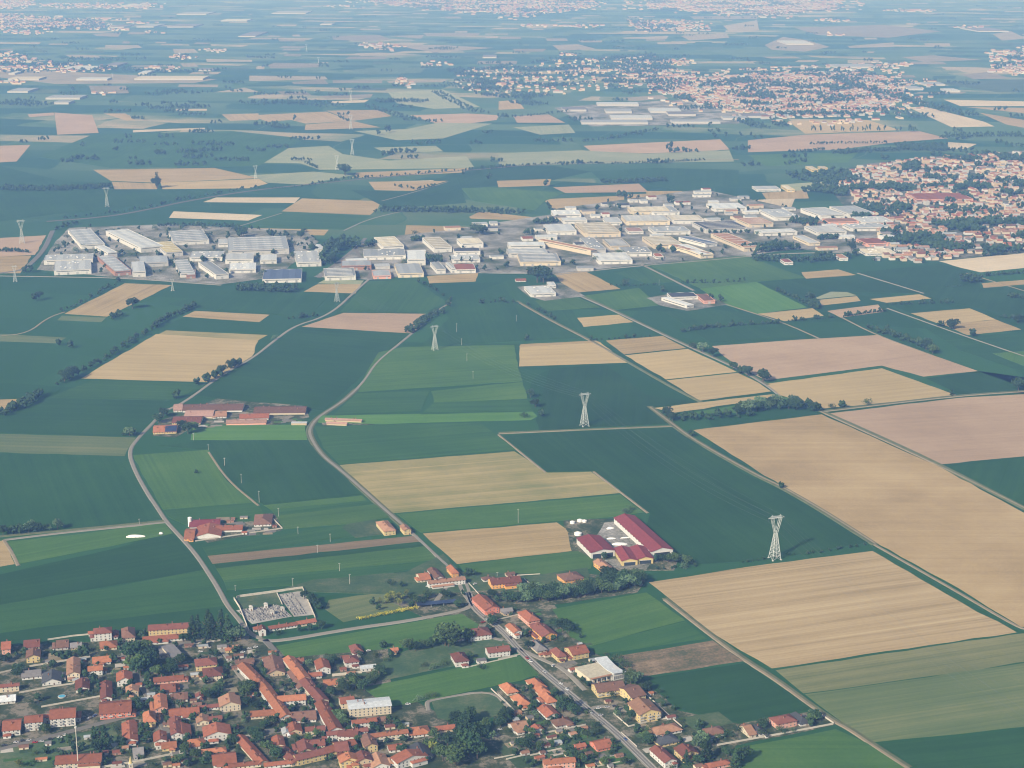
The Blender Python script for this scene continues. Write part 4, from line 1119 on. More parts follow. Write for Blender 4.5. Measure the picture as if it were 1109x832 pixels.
for z, s, h, d in (('T2', '330,36 345,30 640,-10', 2.5, 'white cemetery wall along the back'), ('T2', '318,40 345,82 388,190', 2.5, 'white cemetery wall beside the lane'), ('T2', '640,-10 700,130', 2.5, 'white cemetery wall on the far side'),
                   ('T2', '520,14 545,66', 1.8, 'short wall dividing the cemetery'), ('T2', '85,258 240,238 360,216', 1.8, 'pale wall along the street'),
                   ('T1', '140,358 300,332 425,312', 1.8, 'long pale garden wall'), ('T1', '90,482 250,452 350,438', 1.6, 'long pale garden wall'), ('T1', '195,548 340,522 470,498', 1.6, 'long pale garden wall'),
                   ('T1', '225,232 345,214 430,206', 1.6, 'pale wall at the field edge'), ('T1', '0,388 95,366', 1.5, 'short pale garden wall'), ('T1', '478,832 640,806 800,772', 1.8, 'pale wall before the church spire'),
                   ('T1', '840,790 868,760', 1.6, 'short wall at the street corner'), ('T3', '0,402 140,388', 2.6, 'long white wall below the white house'), ('T3', '745,462 850,560', 1.2, 'thin white fence wall beside the plot'),
                   ('T3', '640,360 867,308', 1.2, 'pale wall along the long meadow'), ('T4', '85,696 230,668 410,632', 1.6, 'white wall behind the grass plot'), ('T4', '150,776 330,736', 1.6, 'white wall before the grass plot'),
                   ('T4', '36,794 130,772', 1.4, 'short white wall piece'), ('T4', '540,578 610,640 720,612 800,600', 1.4, 'white wall round the flats'), ('T4', '575,668 650,736', 1.4, 'white wall beside the main road'),
                   ('T4', '0,488 80,570', 1.2, 'thin white fence wall behind the bungalows'), ('T4', '95,580 180,560', 1.2, 'short white wall between bungalows'), ('T4', '0,322 100,300', 1.2, 'white wall at the meadow end'),
                   ('T4', '680,478 800,588 860,640', 1.4, 'white fence wall along the dark field'), ('T5', '246,728 380,704 560,672 792,628', 1.7, 'long white wall of the roadside villas'), ('T5', '792,624 706,566 672,572', 1.7, 'white wall closing the villa garden'),
                   ('T5', '470,664 420,636', 1.5, 'short white wall of the courtyard house'), ('M3', '720,686 850,654', 1.3, 'white wall beside the pink house'), ('M3', '560,480 620,545', 1.3, 'white wall beside the junction'),
                   ('M2', '120,630 300,604 476,578 440,540', 1.5, 'pale wall along the lower farm'), ('M4', '0,540 130,532', 1.2, 'thin wall behind the farmhouse'), ('M4', '40,560 100,610', 1.3, 'white fence wall beside the farmhouse'),
                   ('T4', '440,800 465,826 620,796', 1.2, 'low white wall round the corner plot'), ('T3', '760,790 867,770', 1.2, 'low pale wall by the grass')):
    wall_line(z, s, h, d)
# graves
def _grave(bm):
    quadbox(bm, -.6, -1.1, 0, .6, 1.1, .35, 0); quadbox(bm, -.55, .8, .352, .55, 1.05, 1.5, 0)
GRAVE = [unit(_grave, [m]) for m in ('stone', 'roof_grey', 'roof_dark')]
gr = random.Random(3); quad = pts('T2', '332,96 520,64 590,120 400,150'); quad2 = pts('T2', '525,20 595,8 665,110 600,118')
ng = 0
for q, nx, ny in ((quad, 14, 10), (quad2, 5, 12)):
    A = [at(*p) for p in q]
    for i in range(nx):
        for j in range(ny):
            u, v = (i + .5) / nx, (j + .5) / ny
            p = (A[0] * (1 - u) + A[1] * u) * (1 - v) + (A[3] * (1 - u) + A[2] * u) * v
            o = link('grave', gr.choice(GRAVE), None, (p.x, p.y, .25), R(14 + gr.uniform(-2, 2)), (.8, .8, gr.uniform(.45, .9)))
            o['label'] = 'stone grave in the rows inside the walled cemetery'; o['category'] = 'grave'; o['group'] = 'graves in the cemetery'; ng += 1
# family tombs
for px, py, h in ((272, 661, 5), (288, 658, 5), (295, 665, 4.5), (306, 661, 3.5)):
    c = at(px, py); root = thing('family_tomb', 'small stone family tomb inside the cemetery', 'tomb', (c.x, c.y, .2), R(14))
    bm = bmesh.new(); quadbox(bm, -1.8, -2, 0, 1.8, 2, h * .75); link('wall', mesh_from_bm(bm, 'wall_white'), root)
    bm = bmesh.new(); hip_shell(bm, 3.6, 4, h * .75 + .25, 1.2, .3, .15); link('roof', mesh_from_bm(bm, 'stone'), root)
    link('door', DOOR, root, (0, -2, 0), 0)
# ------------------------------------------------------------------ the industrial estate
wr = random.Random(9)
def hall(z, x0, y0, x1, y1, h, roof, wall, rot, sk='strip', desc=None):
    x0, y0 = pz(z, x0, y0); x1, y1 = pz(z, x1, y1); rot = R(rot)
    cx = (x0 + x1) / 2; n = at(cx, y1); f = at(cx, y0 + .3, h * .9); bd = max(f.y - n.y, 12)
    yc = n.y + bd / 2; k = yc / n.y
    bw = (at(x1, y1).x - at(x0, y1).x) * k * .97
    c_, s_ = abs(math.cos(rot)), abs(math.sin(rot)); det = c_ * c_ - s_ * s_
    W = min(max((bw * c_ - bd * s_) / det, bw * .45, 8), bw); D = min(max((bd * c_ - bw * s_) / det, bd * .5, 10), bd)
    desc = desc or '%s hall with %s roof' % (WORD[wall], RWORD[roof] if roof != 'metal' else 'grey metal')
    h *= .9
    root = thing('warehouse', desc, 'warehouse', (n.x * k, yc, 0), rot, 'halls of the industrial estate'); BOXES.append((n.x * k, yc, rot, W, D)); FOOT.append((n.x * k, yc, min(W, D) / 2))
    bm = bmesh.new(); quadbox(bm, -W / 2, -D / 2, -.3, W / 2, D / 2, h); link('wall', mesh_from_bm(bm, 'wall_' + wall), root)
    bm = bmesh.new()
    for a, b, c, d in ((-W / 2 - .2, -D / 2 - .2, W / 2 + .2, -D / 2 + .25), (-W / 2 - .2, D / 2 - .25, W / 2 + .2, D / 2 + .2), (-W / 2 - .2, -D / 2 + .253, -W / 2 + .25, D / 2 - .253), (W / 2 - .25, -D / 2 + .253, W / 2 + .2, D / 2 - .253)):
        quadbox(bm, a, b, h + .01, c, d, h + .75)
    link('parapet', mesh_from_bm(bm, 'wall_' + wall), root)
    nb = max(1, int(W / 22)); bw_ = (W - .52) / nb; bm = bmesh.new()
    for i in range(nb):            # shallow pitched bays
        xa = -W / 2 + .26 + i * bw_; a = [(xa, h + .05), (xa + bw_ / 2, h + 1.1), (xa + bw_ - .004, h + .05)]
        lo = [bm.verts.new((x, -D / 2 + .27, zz)) for x, zz in a]; hi = [bm.verts.new((x, D / 2 - .27, zz)) for x, zz in a]
        for j in range(2): bm.faces.new((lo[j], lo[j + 1], hi[j + 1], hi[j]))
        bm.faces.new(lo[::-1]); bm.faces.new(hi); bm.faces.new((lo[0], hi[0], hi[2], lo[2]))
    bmesh.ops.recalc_face_normals(bm, faces=bm.faces)
    rf = link('roof', mesh_from_bm(bm, 'roof_' + roof), root)
    if sk == 'strip':
        for i in range(min(6, max(1, int(D / 14)))):
            y = (i + .5) / max(1, min(6, int(D / 14))) * D - D / 2
            link('skylight', SKYL, rf, (0, y, h + 1.12), 0, (W * .82, 1.6, 1))
    elif sk == 'units':
        for i in range(min(8, max(2, int(W * D / 500)))): link('roof_unit', SKYL, rf, (wr.uniform(-.4, .4) * W, wr.uniform(-.4, .4) * D, h + 1.0), 0, (3, 2.5, 5))
    nd = max(1, int(W / 16))
    for i in range(nd): link('loading_door', GATE, root, ((i + .5) / nd * W - W / 2, -D / 2, 0), 0, (1.4, 1, 1.5))
    bm = bmesh.new(); quadbox(bm, -W * .44, -.05, 0, W * .44, .02, 1.1); link('window_band', mesh_from_bm(bm, 'glass'), root, (0, -D / 2, h - 2.4), 0)
    bm = bmesh.new(); quadbox(bm, -D * .42, -.05, 0, D * .42, .02, 1.1); link('window_band', mesh_from_bm(bm, 'glass'), root, (-W / 2, 0, h - 2.4), R(-90))
    return root
HT = '''
U1 250 180 460 265 10 metal white 22 strip
U1 445 180 660 282 12 white white 30 strip
U1 392 248 480 302 12 white white 30 no
U1 175 282 395 330 10 white white 12 units
U1 202 308 400 372 10 white white 14 units
U1 395 288 545 376 10 metal brick 24 strip
U1 615 232 770 296 10 straw grey 22 strip
U1 668 184 880 250 10 metal white 16 strip
U1 515 314 622 380 12 white white 14 no
U1 555 290 705 340 10 metal grey 14 no
U1 690 306 822 382 9 metal white 16 strip
U1 815 314 936 390 11 metal white 24 no
U1 755 348 812 386 8 metal brick 10 no
U1 775 272 925 316 9 white white 6 units
U1 915 280 1050 326 10 white white 8 no
U1 930 320 1060 364 8 white white 8 units
U1 885 222 960 258 9 white white 10 no
U2 0 210 300 292 12 metal grey 10 strip
U2 150 286 235 326 9 white white 8 no
U2 280 270 425 338 10 white white 10 units
U2 160 345 342 404 8 blue white 6 no
U2 370 244 425 280 9 white white 10 no
U2 485 310 620 352 10 metal brick 6 no
U2 408 340 560 394 9 metal white 8 strip
U2 572 262 762 310 9 metal white 6 units
U2 615 212 756 272 11 cream white 14 strip
U2 815 214 950 280 12 cream white 14 strip
U2 752 270 842 332 14 white white 4 no
U2 700 322 836 382 9 metal cream 8 no
U2 850 316 922 366 10 metal white 12 no
U2 918 318 958 362 10 white white 12 no
U2 946 324 1044 364 8 red white 6 no
U2 960 218 1075 262 12 cream white 12 strip
U2 945 258 1062 290 9 dark white 6 no
U2 610 350 700 388 7 metal pink 8 no
U2 935 286 1062 322 8 white white 6 units
U3 260 234 420 268 10 white white 4 no
U3 256 260 430 300 10 metal grey 6 strip
U3 300 280 482 334 9 metal cream 4 strip
U3 470 218 545 296 12 tan beige 40 no
U3 540 154 722 218 12 cream beige 8 strip
U3 410 162 545 208 10 white white 6 no
U3 482 134 590 162 9 white white 6 no
U3 440 104 565 138 9 white white 4 units
U3 562 216 660 282 10 metal grey 8 units
U3 655 222 762 268 9 metal beige 8 strip
U3 612 278 772 328 9 white white 6 strip
U3 720 254 852 296 9 metal white 6 units
U3 818 210 972 264 10 cream beige 10 strip
U3 730 124 925 168 11 white cream 5 strip
U3 920 124 1062 162 11 cream white 5 strip
U3 755 90 925 124 10 cream cream 5 strip
U3 655 134 730 168 8 white white 5 no
U3 745 176 818 204 7 pinkish white 5 no
U3 840 170 1010 208 9 metal white 8 units
U3 860 282 900 306 6 red white 5 no
U3 960 242 1062 302 9 tan cream 30 strip
U3 575 226 640 262 9 grey grey 8 no
U4 175 204 372 254 12 dark grey 12 strip
U4 255 250 412 322 10 tan beige 16 strip
U4 228 138 372 172 9 white white 8 no
U4 432 160 562 206 10 metal white 10 units
U4 588 154 732 202 12 metal white 14 strip
U4 698 148 840 196 12 metal white 12 no
U4 664 195 792 222 8 tan pink 6 no
U4 780 188 916 224 9 white white 6 units
U4 405 234 566 264 9 white white 12 strip
U4 600 222 742 262 9 metal white 10 strip
U4 115 292 236 348 9 white cream 20 no
U4 130 262 255 306 9 blue white 30 strip
U4 340 192 470 232 10 tan beige 14 strip
U4 740 214 902 246 9 metal white 8 units
U4 505 348 546 372 6 red white 6 no
U4 708 330 750 356 6 tan white 6 no
U4 795 270 900 304 8 red pink 10 no
U4 800 308 930 338 6 cream white 6 units
U4 560 260 640 300 7 white cream 12 no
U4 0 150 120 185 8 metal white 6 units
U3 330 414 462 462 7 white white 10 units
U3 424 398 462 426 6 white white 6 no
U4 78 474 192 504 6 dark white 8 no
U4 190 480 252 518 6 brown pink 8 no
U4 80 490 152 536 6 white white 30 no
U4 400 74 500 96 6 white white 4 no
U4 512 72 548 98 7 cream yellow 4 no
U5 50 0 82 22 7 cream yellow 4 no
U5 92 0 122 16 7 cream yellow 4 no
U5 430 100 655 136 8 red pink 3 no
'''
for ln in HT.strip().splitlines():
    a = ln.split(); hall(a[0], *[float(v) for v in a[1:6]], a[6], a[7], float(a[8]), a[9])
# the crowded right-hand estate: every remaining shed and workshop between the big halls
YARDS = [[at(*q).to_2d() for q in poly] for poly, mm in FIELDS if mm == 'yard' and max(q[1] for q in poly) > 260 and max(q[1] for q in poly) < 320]
ni = 0
for i in range(2600):
    q = wr.choice(YARDS[1:]); x = wr.uniform(min(a[0] for a in q), max(a[0] for a in q)); y = wr.uniform(min(a[1] for a in q), max(a[1] for a in q))
    W, D = wr.uniform(18, 46), wr.uniform(16, 34)
    if not inpoly(x, y, q) or any(abs(bx - x) < (bw + W) * .52 and abs(by - y) < (bd + D) * .55 for bx, by, br, bw, bd in BOXES): continue
    if ni >= 52: break
    ni += 1; rot = R(wr.uniform(4, 14)); h = wr.uniform(5, 8)
    rc, wc = wr.choice((('metal', 'white'), ('white', 'white'), ('metal', 'grey'), ('grey', 'beige'), ('white', 'grey'), ('tan', 'beige'), ('metal', 'white'), ('red', 'white'), ('dark', 'grey')))
    root = thing('workshop', '%s workshop with %s roof' % (WORD[wc], RWORD[rc]), 'workshop', (x, y, 0), rot, 'workshops between the halls'); BOXES.append((x, y, rot, W, D)); FOOT.append((x, y, min(W, D) / 2))
    bm = bmesh.new(); gable_walls(bm, W, D, h, D * .06); link('wall', mesh_from_bm(bm, 'wall_' + wc), root)
    bm = bmesh.new(); gable_shell(bm, W, D, h + .02, D * .06, .4, .3); link('roof', mesh_from_bm(bm, 'roof_' + rc), root)
    for k in range(max(1, int(W / 14))): link('loading_door', GATE, root, ((k + .5) / max(1, int(W / 14)) * W - W / 2, -D / 2, 0), 0, (1.3, 1, 1.3))
c = at(576, 307); house(c.x - 22, c.y + 20, 20, 12, R(10), 1, 'red', 'white', 'gable', 'x', desc='red-roofed farmhouse beside the tall tree')

# ------------------------------------------------------------------ sheds and paved yards among the village houses
sr = random.Random(15); VILP = ['0,704 160,696 262,700 300,705 330,745 365,770 420,780 450,790 480,830 0,832 0,815 120,790 140,770', '545,745 590,745 640,790 690,832 560,832', '545,660 600,662 660,720 700,740 740,790 770,832 720,832 640,745', '370,700 400,705 410,730 370,735', '205,565 300,558 300,578 215,583', '180,445 330,440 330,458 190,465']
ns = 0
for k, pl in enumerate(VILP):
    poly = nums(pl); xs = [q[0] for q in poly]; ys = [q[1] for q in poly]
    for i in range(int((max(xs) - min(xs)) * 1.4)):
        x, y = sr.uniform(min(xs), max(xs)), sr.uniform(min(ys), max(ys))
        if not inpoly(x, y, poly): continue
        p = at(x, y); W, D = sr.uniform(4, 9), sr.uniform(3.5, 6); rot = R((14, 24, 24, 16, 6, 5)[k])
        if any(math.hypot(bx - p.x, by - p.y) < (bw + bd) * .36 + 4 for bx, by, br, bw, bd in BOXES): continue
        if sr.random() < .42:
            if ns >= 85: continue
            ns += 1; rc = sr.choice(('red', 'brown', 'brownred', 'grey', 'metal', 'tan', 'orange')); wc = sr.choice(('white', 'beige', 'tan', 'cream', 'brick', 'grey'))
            BOXES.append((p.x, p.y, rot, W, D)); FOOT.append((p.x, p.y, 3))
            root = thing('garden_shed', '%s garden shed with %s roof' % (WORD[wc], RWORD[rc]), 'shed', (p.x, p.y, 0), rot, 'sheds in the village gardens')
            bm = bmesh.new(); gable_walls(bm, W, D, 2.3, .7); link('wall', mesh_from_bm(bm, 'wall_' + wc), root)
            bm = bmesh.new(); gable_shell(bm, W, D, 2.32, .7, .3, .12); link('roof', mesh_from_bm(bm, 'roof_' + rc), root)
            link('door', DOOR, root, (0, -D / 2, 0), 0, (1.4, 1, .95))
        else:
            c_, s_ = math.cos(rot), math.sin(rot); W *= sr.uniform(1, 2.6); D *= sr.uniform(1, 2.2); ring = [(a * c_ - b * s_, a * s_ + b * c_) for a, b in ((-W / 2, -D / 2), (W / 2, -D / 2 * sr.uniform(.7, 1)), (W / 2 * sr.uniform(.8, 1), D / 2), (-W / 2, D / 2))]
            m_ = sr.choice(('concrete_road', 'gravel', 'lawn', 'dirt', 'meadow', 'asphalt', 'lawn'))
            bm = bmesh.new(); prism(bm, ring, -.2, .42 + .003 * i % .04); o = link('lawn' if m_ in ('lawn', 'meadow') else 'pavement', mesh_from_bm(bm, m_), None, (p.x, p.y, 0)); o['kind'] = 'structure'
            THINGS.append([o, 'small mown lawn among the houses' if m_ in ('lawn', 'meadow') else 'small paved yard among the houses', None, x, y])
# ------------------------------------------------------------------ the hazy towns
tr = random.Random(21)
def clear_of(x, y, r):
    for fx, fy, fr in FOOT:
        if abs(fx - x) < r + fr and abs(fy - y) < r + fr and math.hypot(fx - x, fy - y) < r + fr: return False
    return True
from mathutils import noise as mnoise
TOWNTREE = []
SMALL = []   # (x, y, w, d, h, rh, rot, roof, wall)
def town(s, step, keep, rot, tall=.1, gap=None, big=1.0, loose=True, green=.27):
    if loose:            # a looser fringe of houses round the core
        q = nums(s); mx, my = sum(a for a, b in q) / len(q), sum(b for a, b in q) / len(q)
        if max(b for a, b in q) < 140: town(' '.join('%f,%f' % (mx + (a - mx) * 1.22, max(1, my + (b - my) * 1.35)) for a, b in q), step * 1.25, keep * .26, rot, tall, gap, big, False, green)
    step *= K * .9; big *= 1.08; keep = min(1, keep * 1.2)
    poly = nums(s); g = [at(*p) for p in poly]
    x0 = min(p.x for p in g); x1 = max(p.x for p in g); y0 = min(p.y for p in g); y1 = max(p.y for p in g)
    gp = [(p.x, p.y) for p in g]; c, s_ = math.cos(rot), math.sin(rot)
    cx, cy = (x0 + x1) / 2, (y0 + y1) / 2; n = int(max(x1 - x0, y1 - y0) / step / 1.3) + 2
    for i in range(-n, n):
        for j in range(-n, n):
            u = (i + tr.uniform(-.28, .28)) * step; v = (j + tr.uniform(-.28, .28)) * step * 1.15
            x, y = cx + u * c - v * s_, cy + u * s_ + v * c
            if mnoise.noise(Vector((x, y, 0)) / (step * 5)) > green: TOWNTREE.append((x, y)); continue
            if not inpoly(x, y, gp) or tr.random() > keep: continue
            w = tr.uniform(10, 19) * big; d = tr.uniform(9, 13) * big
            if tr.random() < .06: w *= 2.2
            st = 2 if tr.random() > tall else tr.choice((3, 4))
            SMALL.append((x, y, w, d, st * 2.6, d * .26, rot + tr.choice((0, 0, 0, R(90))) + tr.uniform(-.06, .06),
                          tr.choice(('red', 'pinkish', 'tan', 'brownred', 'brown', 'pinkish', 'tan', 'grey', 'tan', 'metal', 'pinkish')), tr.choice(('white', 'beige', 'beige', 'grey', 'grey', 'cream', 'tan', 'beige'))))
town('905,190 940,180 990,173 1112,165 1112,222 1050,225 1000,222 960,230 930,226 910,210', 21, .62, R(8))
town('930,232 1000,226 1112,222 1112,258 1060,262 1010,283 985,274 962,262 945,250', 21, .66, R(8))
town('945,262 1060,258 1112,258 1112,272 1012,282 990,286 960,288 942,284', 21, .6, R(8))
town('690,76 760,84 850,80 930,78 985,92 970,118 930,126 850,129 800,123 740,110 700,96', 25, .66, R(5), big=1.15, green=.42)
town('540,78 600,66 700,60 742,72 690,92 620,102 545,104', 34, .3, R(0), big=1.15, loose=False)
town('485,76 560,70 550,106 500,99', 34, .27, R(0), big=1.1, loose=False)
town('380,0 560,0 562,14 500,14 440,8', 60, .6, 0, big=2.0)
town('540,0 640,0 650,8 560,19 540,16', 60, .6, 0, big=2.0)
town('680,22 760,24 772,34 690,34', 48, .6, 0, big=1.6)
town('0,16 110,23 118,31 0,31', 48, .6, 0, big=1.7)
town('0,0 40,0 30,8 0,10', 60, .6, 0, big=2.0)
town('0,55 60,68 125,73 128,78 0,79', 38, .35, 0, big=1.5)
town('700,0 912,0 912,10 840,18 700,10', 60, .6, 0, big=2.0)
town('1072,57 1112,55 1112,82 1075,78', 40, .5, 0, big=1.5)
town('40,4 170,4 160,10 60,9', 60, .4, 0, big=2.)
for i in range(26):      # scattered hamlets
    y = 6 + 110 * tr.random() ** 1.2; x = tr.uniform(0, 1109); w = tr.uniform(12, 34); hh = (1.2 + y / 30) * tr.uniform(.6, 1.2)
    if any(mm in ('townland',) and inpoly(x, y, q) for q, mm in FIELDS): continue
    town('%f,%f %f,%f %f,%f %f,%f' % (x - w, y, x - w * .4, y - hh, x + w, y - hh * .3, x + w * .3, y + hh), 30 if y > 50 else 46, .4, 0, big=1.3 if y > 50 else 1.7)
# big pale sheds far out
for ln in '''605 117 640 122|640 112 700 116|652 119 690 124|700 118 745 124|655 126 715 131|720 122 760 127|770 118 800 124|780 127 815 131|618 131 715 136|720 131 790 135|800 124 840 129|735 108 770 113
0 84 45 88|60 72 105 77|66 71 78 74|106 68 125 74|145 77 158 82|75 85 120 88|130 83 230 88|170 73 192 76|210 75 232 78|5 78 14 82|112 27 133 31|140 26 165 31|172 26 210 31|182 13 225 17|120 5 150 8|0 96 30 102|40 104 90 109|52 110 75 114
232 21 270 24|285 12 335 16|343 25 360 28|250 34 275 42|1000 90 1030 94|1025 97 1045 101|985 94 1005 99|1060 30 1105 36|900 70 960 75|850 44 890 50|455 70 475 73|520 60 540 64'''.replace('\n', '|').split('|'):
    x0, y0, x1, y1 = (float(t) for t in ln.split())
    a = at((x0 + x1) / 2, y1); b = at((x0 + x1) / 2, y0); w = (at(x1, y1).x - at(x0, y1).x)
    SMALL.append((a.x, (a.y + b.y) / 2, w * .75, max((b.y - a.y) * .6, 18), 8, 1, 0, tr.choice(('white', 'metal', 'metal', 'cream', 'grey')), 'grey'))
SMALL.sort(key=lambda t: math.hypot(t[0], t[1]))
nh = sum(1 for t in THINGS if t[2] == 'house')
BUDGET = max(0, 296 - nh); placed = 0
FAR = []
for t in SMALL:
    x, y, w, d, h, rh, rot, roof, wall = t
    if not clear_of(x, y, min(w, d) * .45): continue
    FOOT.append((x, y, min(w, d) * .5)); BOXES.append((x, y, rot, w, d))
    if placed < BUDGET and y < 5800 and h < 11:
        house(x, y, w, d, rot, 2 if h < 8 else 3, roof, wall, 'gable', 'x', windows=False, group='houses of the hazy town')
        placed += 1
    else: FAR.append(t)
def small_mesh(lst):
    mats = sorted({'roof_' + t[7] for t in lst}) + sorted({'wall_' + t[8] for t in lst}); ix = {m: i for i, m in enumerate(mats)}
    V, F, MI = [], [], []
    for x, y, w, d, h, rh, rot, roof, wall in lst:
        c, s = math.cos(rot), math.sin(rot); b = len(V)
        for px in (-w / 2, w / 2):
            for py, pz_ in ((-d / 2, 0), (d / 2, 0), (d / 2, h), (0, h + rh), (-d / 2, h)):
                V.append((x + px * c - py * s, y + px * s + py * c, pz_))
        rm, wm = ix['roof_' + roof], ix['wall_' + wall]
        for f, m in (((4, 3, 2, 1, 0), wm), ((5, 6, 7, 8, 9), wm), ((0, 5, 9, 4), wm), ((1, 2, 7, 6), wm), ((4, 9, 8, 3), rm), ((3, 8, 7, 2), rm)):
            F.append([b + i for i in f]); MI.append(m)
        # projecting eaves so the roof edge casts its own shade
    me = bpy.data.meshes.new('mesh'); me.from_pydata(V, [], F)
    for m in mats: me.materials.append(MATS[m])
    me.polygons.foreach_set('material_index', MI); me.update()
    return me
setting(link('distant_houses', small_mesh(FAR)), 'mass of far houses and sheds of the hazy towns', 'stuff')
# ------------------------------------------------------------------ trees
TPROTO = {}
def clump(bm, p, r, rn, mi=0):
    base = [(1, 0, 0), (-1, 0, 0), (0, 1, 0), (0, -1, 0), (0, 0, 1), (0, 0, -1)]
    rot = Matrix.Rotation(rn.uniform(0, 6.28), 3, 'Z') @ Matrix.Rotation(rn.uniform(0, 6.28), 3, 'X')
    v = [bm.verts.new(p + rot @ (Vector(b) * r * rn.uniform(.55, 1.35))) for b in base]
    for a, b, c in ((0, 2, 4), (2, 1, 4), (1, 3, 4), (3, 0, 4), (2, 0, 5), (1, 2, 5), (3, 1, 5), (0, 3, 5)): bm.faces.new((v[a], v[b], v[c])).material_index = mi
def leafcard(bm, p, r, rn):
    n = Vector((rn.gauss(0, 1), rn.gauss(0, 1), rn.gauss(0, 1))).normalized(); u = n.orthogonal().normalized(); w = n.cross(u)
    bm.faces.new([bm.verts.new(p + (u * a + w * b) * r) for a, b in ((-1, -.6), (.8, -1), (1, .7), (-.5, 1))])
def crown(kind, seed, h, r, mat, n):
    """clumps and loose leaf sprays spread through an uneven crown"""
    rn = random.Random(seed); bm = bmesh.new()
    lobes = []
    if kind in ('round', 'shrub'):
        z0 = h * (.28 if kind == 'round' else .02)
        lobes = [(Vector((rn.uniform(-.5, .5) * r, rn.uniform(-.5, .5) * r, z0 + (h - z0) * rn.uniform(.3, .72))), r * rn.uniform(.45, .72), (h - z0) * rn.uniform(.24, .36)) for _ in range(7)]
    elif kind == 'poplar':
        lobes = [(Vector((rn.uniform(-.2, .2) * r, rn.uniform(-.2, .2) * r, h * (.14 + .8 * i / 7))), r * (1.0 - .45 * abs(i / 7 - .4)) * rn.uniform(.75, 1), h * .12) for i in range(8)]
    elif kind == 'cone':
        lobes = [(Vector((0, 0, h * (.1 + .86 * i / 8))), r * (1.05 - i / 8) * rn.uniform(.85, 1.1) + .2, h * .075) for i in range(9)]
    for i in range(n):
        c, rx, rz = rn.choice(lobes)
        d = Vector((rn.gauss(0, 1), rn.gauss(0, 1), rn.gauss(0, 1))).normalized() * (rn.random() ** .3)
        p = c + Vector((d.x * rx, d.y * rx, d.z * rz)); p.z = max(p.z, .3)
        if i % 5: clump(bm, p, rn.uniform(.11, .2) * min(r, h * .4), rn)
        else:
            q = c + Vector((d.x * rx * 1.15, d.y * rx * 1.15, d.z * rz * 1.15)); q.z = max(q.z, .3)
            leafcard(bm, q, rn.uniform(.08, .15) * min(r, h * .4), rn)
    return mesh_from_bm(bm, mat)
def trunk(h, r):
    bm = bmesh.new(); cyl(bm, 0, 0, -.3, h * .55, r, r * .45, 7)
    rn = random.Random(int(h * 10))
    for i in range(4):
        a = i * 1.57 + rn.uniform(-.4, .4); beam(bm, (0, 0, h * (.22 + .05 * i)), (math.cos(a) * h * .2, math.sin(a) * h * .2, h * (.5 + .06 * i)), r * .6)
    return mesh_from_bm(bm, 'bark')
KINDS = dict(round=[('round', 10, 4.6, m, 300) for m in ('leaf_green', 'leaf_dark', 'leaf_green', 'leaf_green')], dark=[('round', 10, 4.4, 'leaf_dark', 300)] * 3,
             pale=[('round', 10, 4.4, 'leaf_pale', 300)] * 2, poplar=[('poplar', 18, 2.8, 'leaf_dark', 300)] * 2, conifer=[('cone', 16, 4.0, 'leaf_dark', 320)] * 2,
             shrub=[('shrub', 4, 2.6, m, 130) for m in ('leaf_green', 'leaf_dark', 'leaf_pale', 'leaf_green')], yellow=[('round', 9, 3.4, 'leaf_yellow', 110)] * 2, bloom=[('shrub', 4, 2.4, 'leaf_bloom', 70)] * 2)
TNAME = dict(round=('broadleaf_tree', 'green broadleaf tree', 'tree'), dark=('broadleaf_tree', 'dark green broadleaf tree', 'tree'), pale=('broadleaf_tree', 'pale grey-green tree', 'tree'), poplar=('poplar_tree', 'slim dark poplar', 'tree'),
             conifer=('conifer_tree', 'dark pointed conifer', 'tree'), shrub=('shrub', 'low green shrub', 'shrub'), yellow=('broadleaf_tree', 'yellow-green garden tree', 'tree'), bloom=('flowering_shrub', 'yellow flowering shrub', 'shrub'))
for k, l in KINDS.items():
    TPROTO[k] = [(crown(a[0], 31 * i + len(k), a[1], a[2], a[3], a[4]), trunk(a[1], .035 * a[1] if k not in ('shrub', 'bloom') else .12), a[1], a[2]) for i, a in enumerate(l)]
TREES = []   # (x, y, kind, h, rfactor, force)
gr = random.Random(77)
def tree_at(p, kind, h, rf=1.0, force=False):
    k = (1.45 if force else 1.18) if 2000 < p.y < 5200 else 1.2 if p.y >= 5200 else 1.02
    if kind == 'conifer': k *= 1.25; rf *= 1.2
    TREES.append((p.x, p.y, kind, h * k, rf * 1.06, force))
def line(z, s, n, kind, h0, h1, rows=1, spread=5, rf=1.15):
    g = [at(*p) for p in pts(z, s)]; L = [(b - a).length for a, b in zip(g, g[1:])]; T = sum(L)
    if g[0].y > 2600: n = int(n * 1.6); h0 *= .82; h1 *= .9
    for r_ in range(rows):
        for i in range(n):
            t = (i + .5 + gr.uniform(-.35, .35)) / n * T; k = 0
            while k < len(L) - 1 and t > L[k]: t -= L[k]; k += 1
            d = (g[k + 1] - g[k]).normalized(); p = g[k] + d * t + Vector((-d.y, d.x, 0)) * ((r_ - (rows - 1) / 2) * spread * K + gr.uniform(-.3, .3) * spread)
            kk = kind if isinstance(kind, str) else gr.choice(kind)
            tree_at(p, kk, gr.uniform(h0, h1) * (.45 if kk == 'shrub' else 1), rf * gr.uniform(.85, 1.2))
GD = ('round', 'dark', 'round')
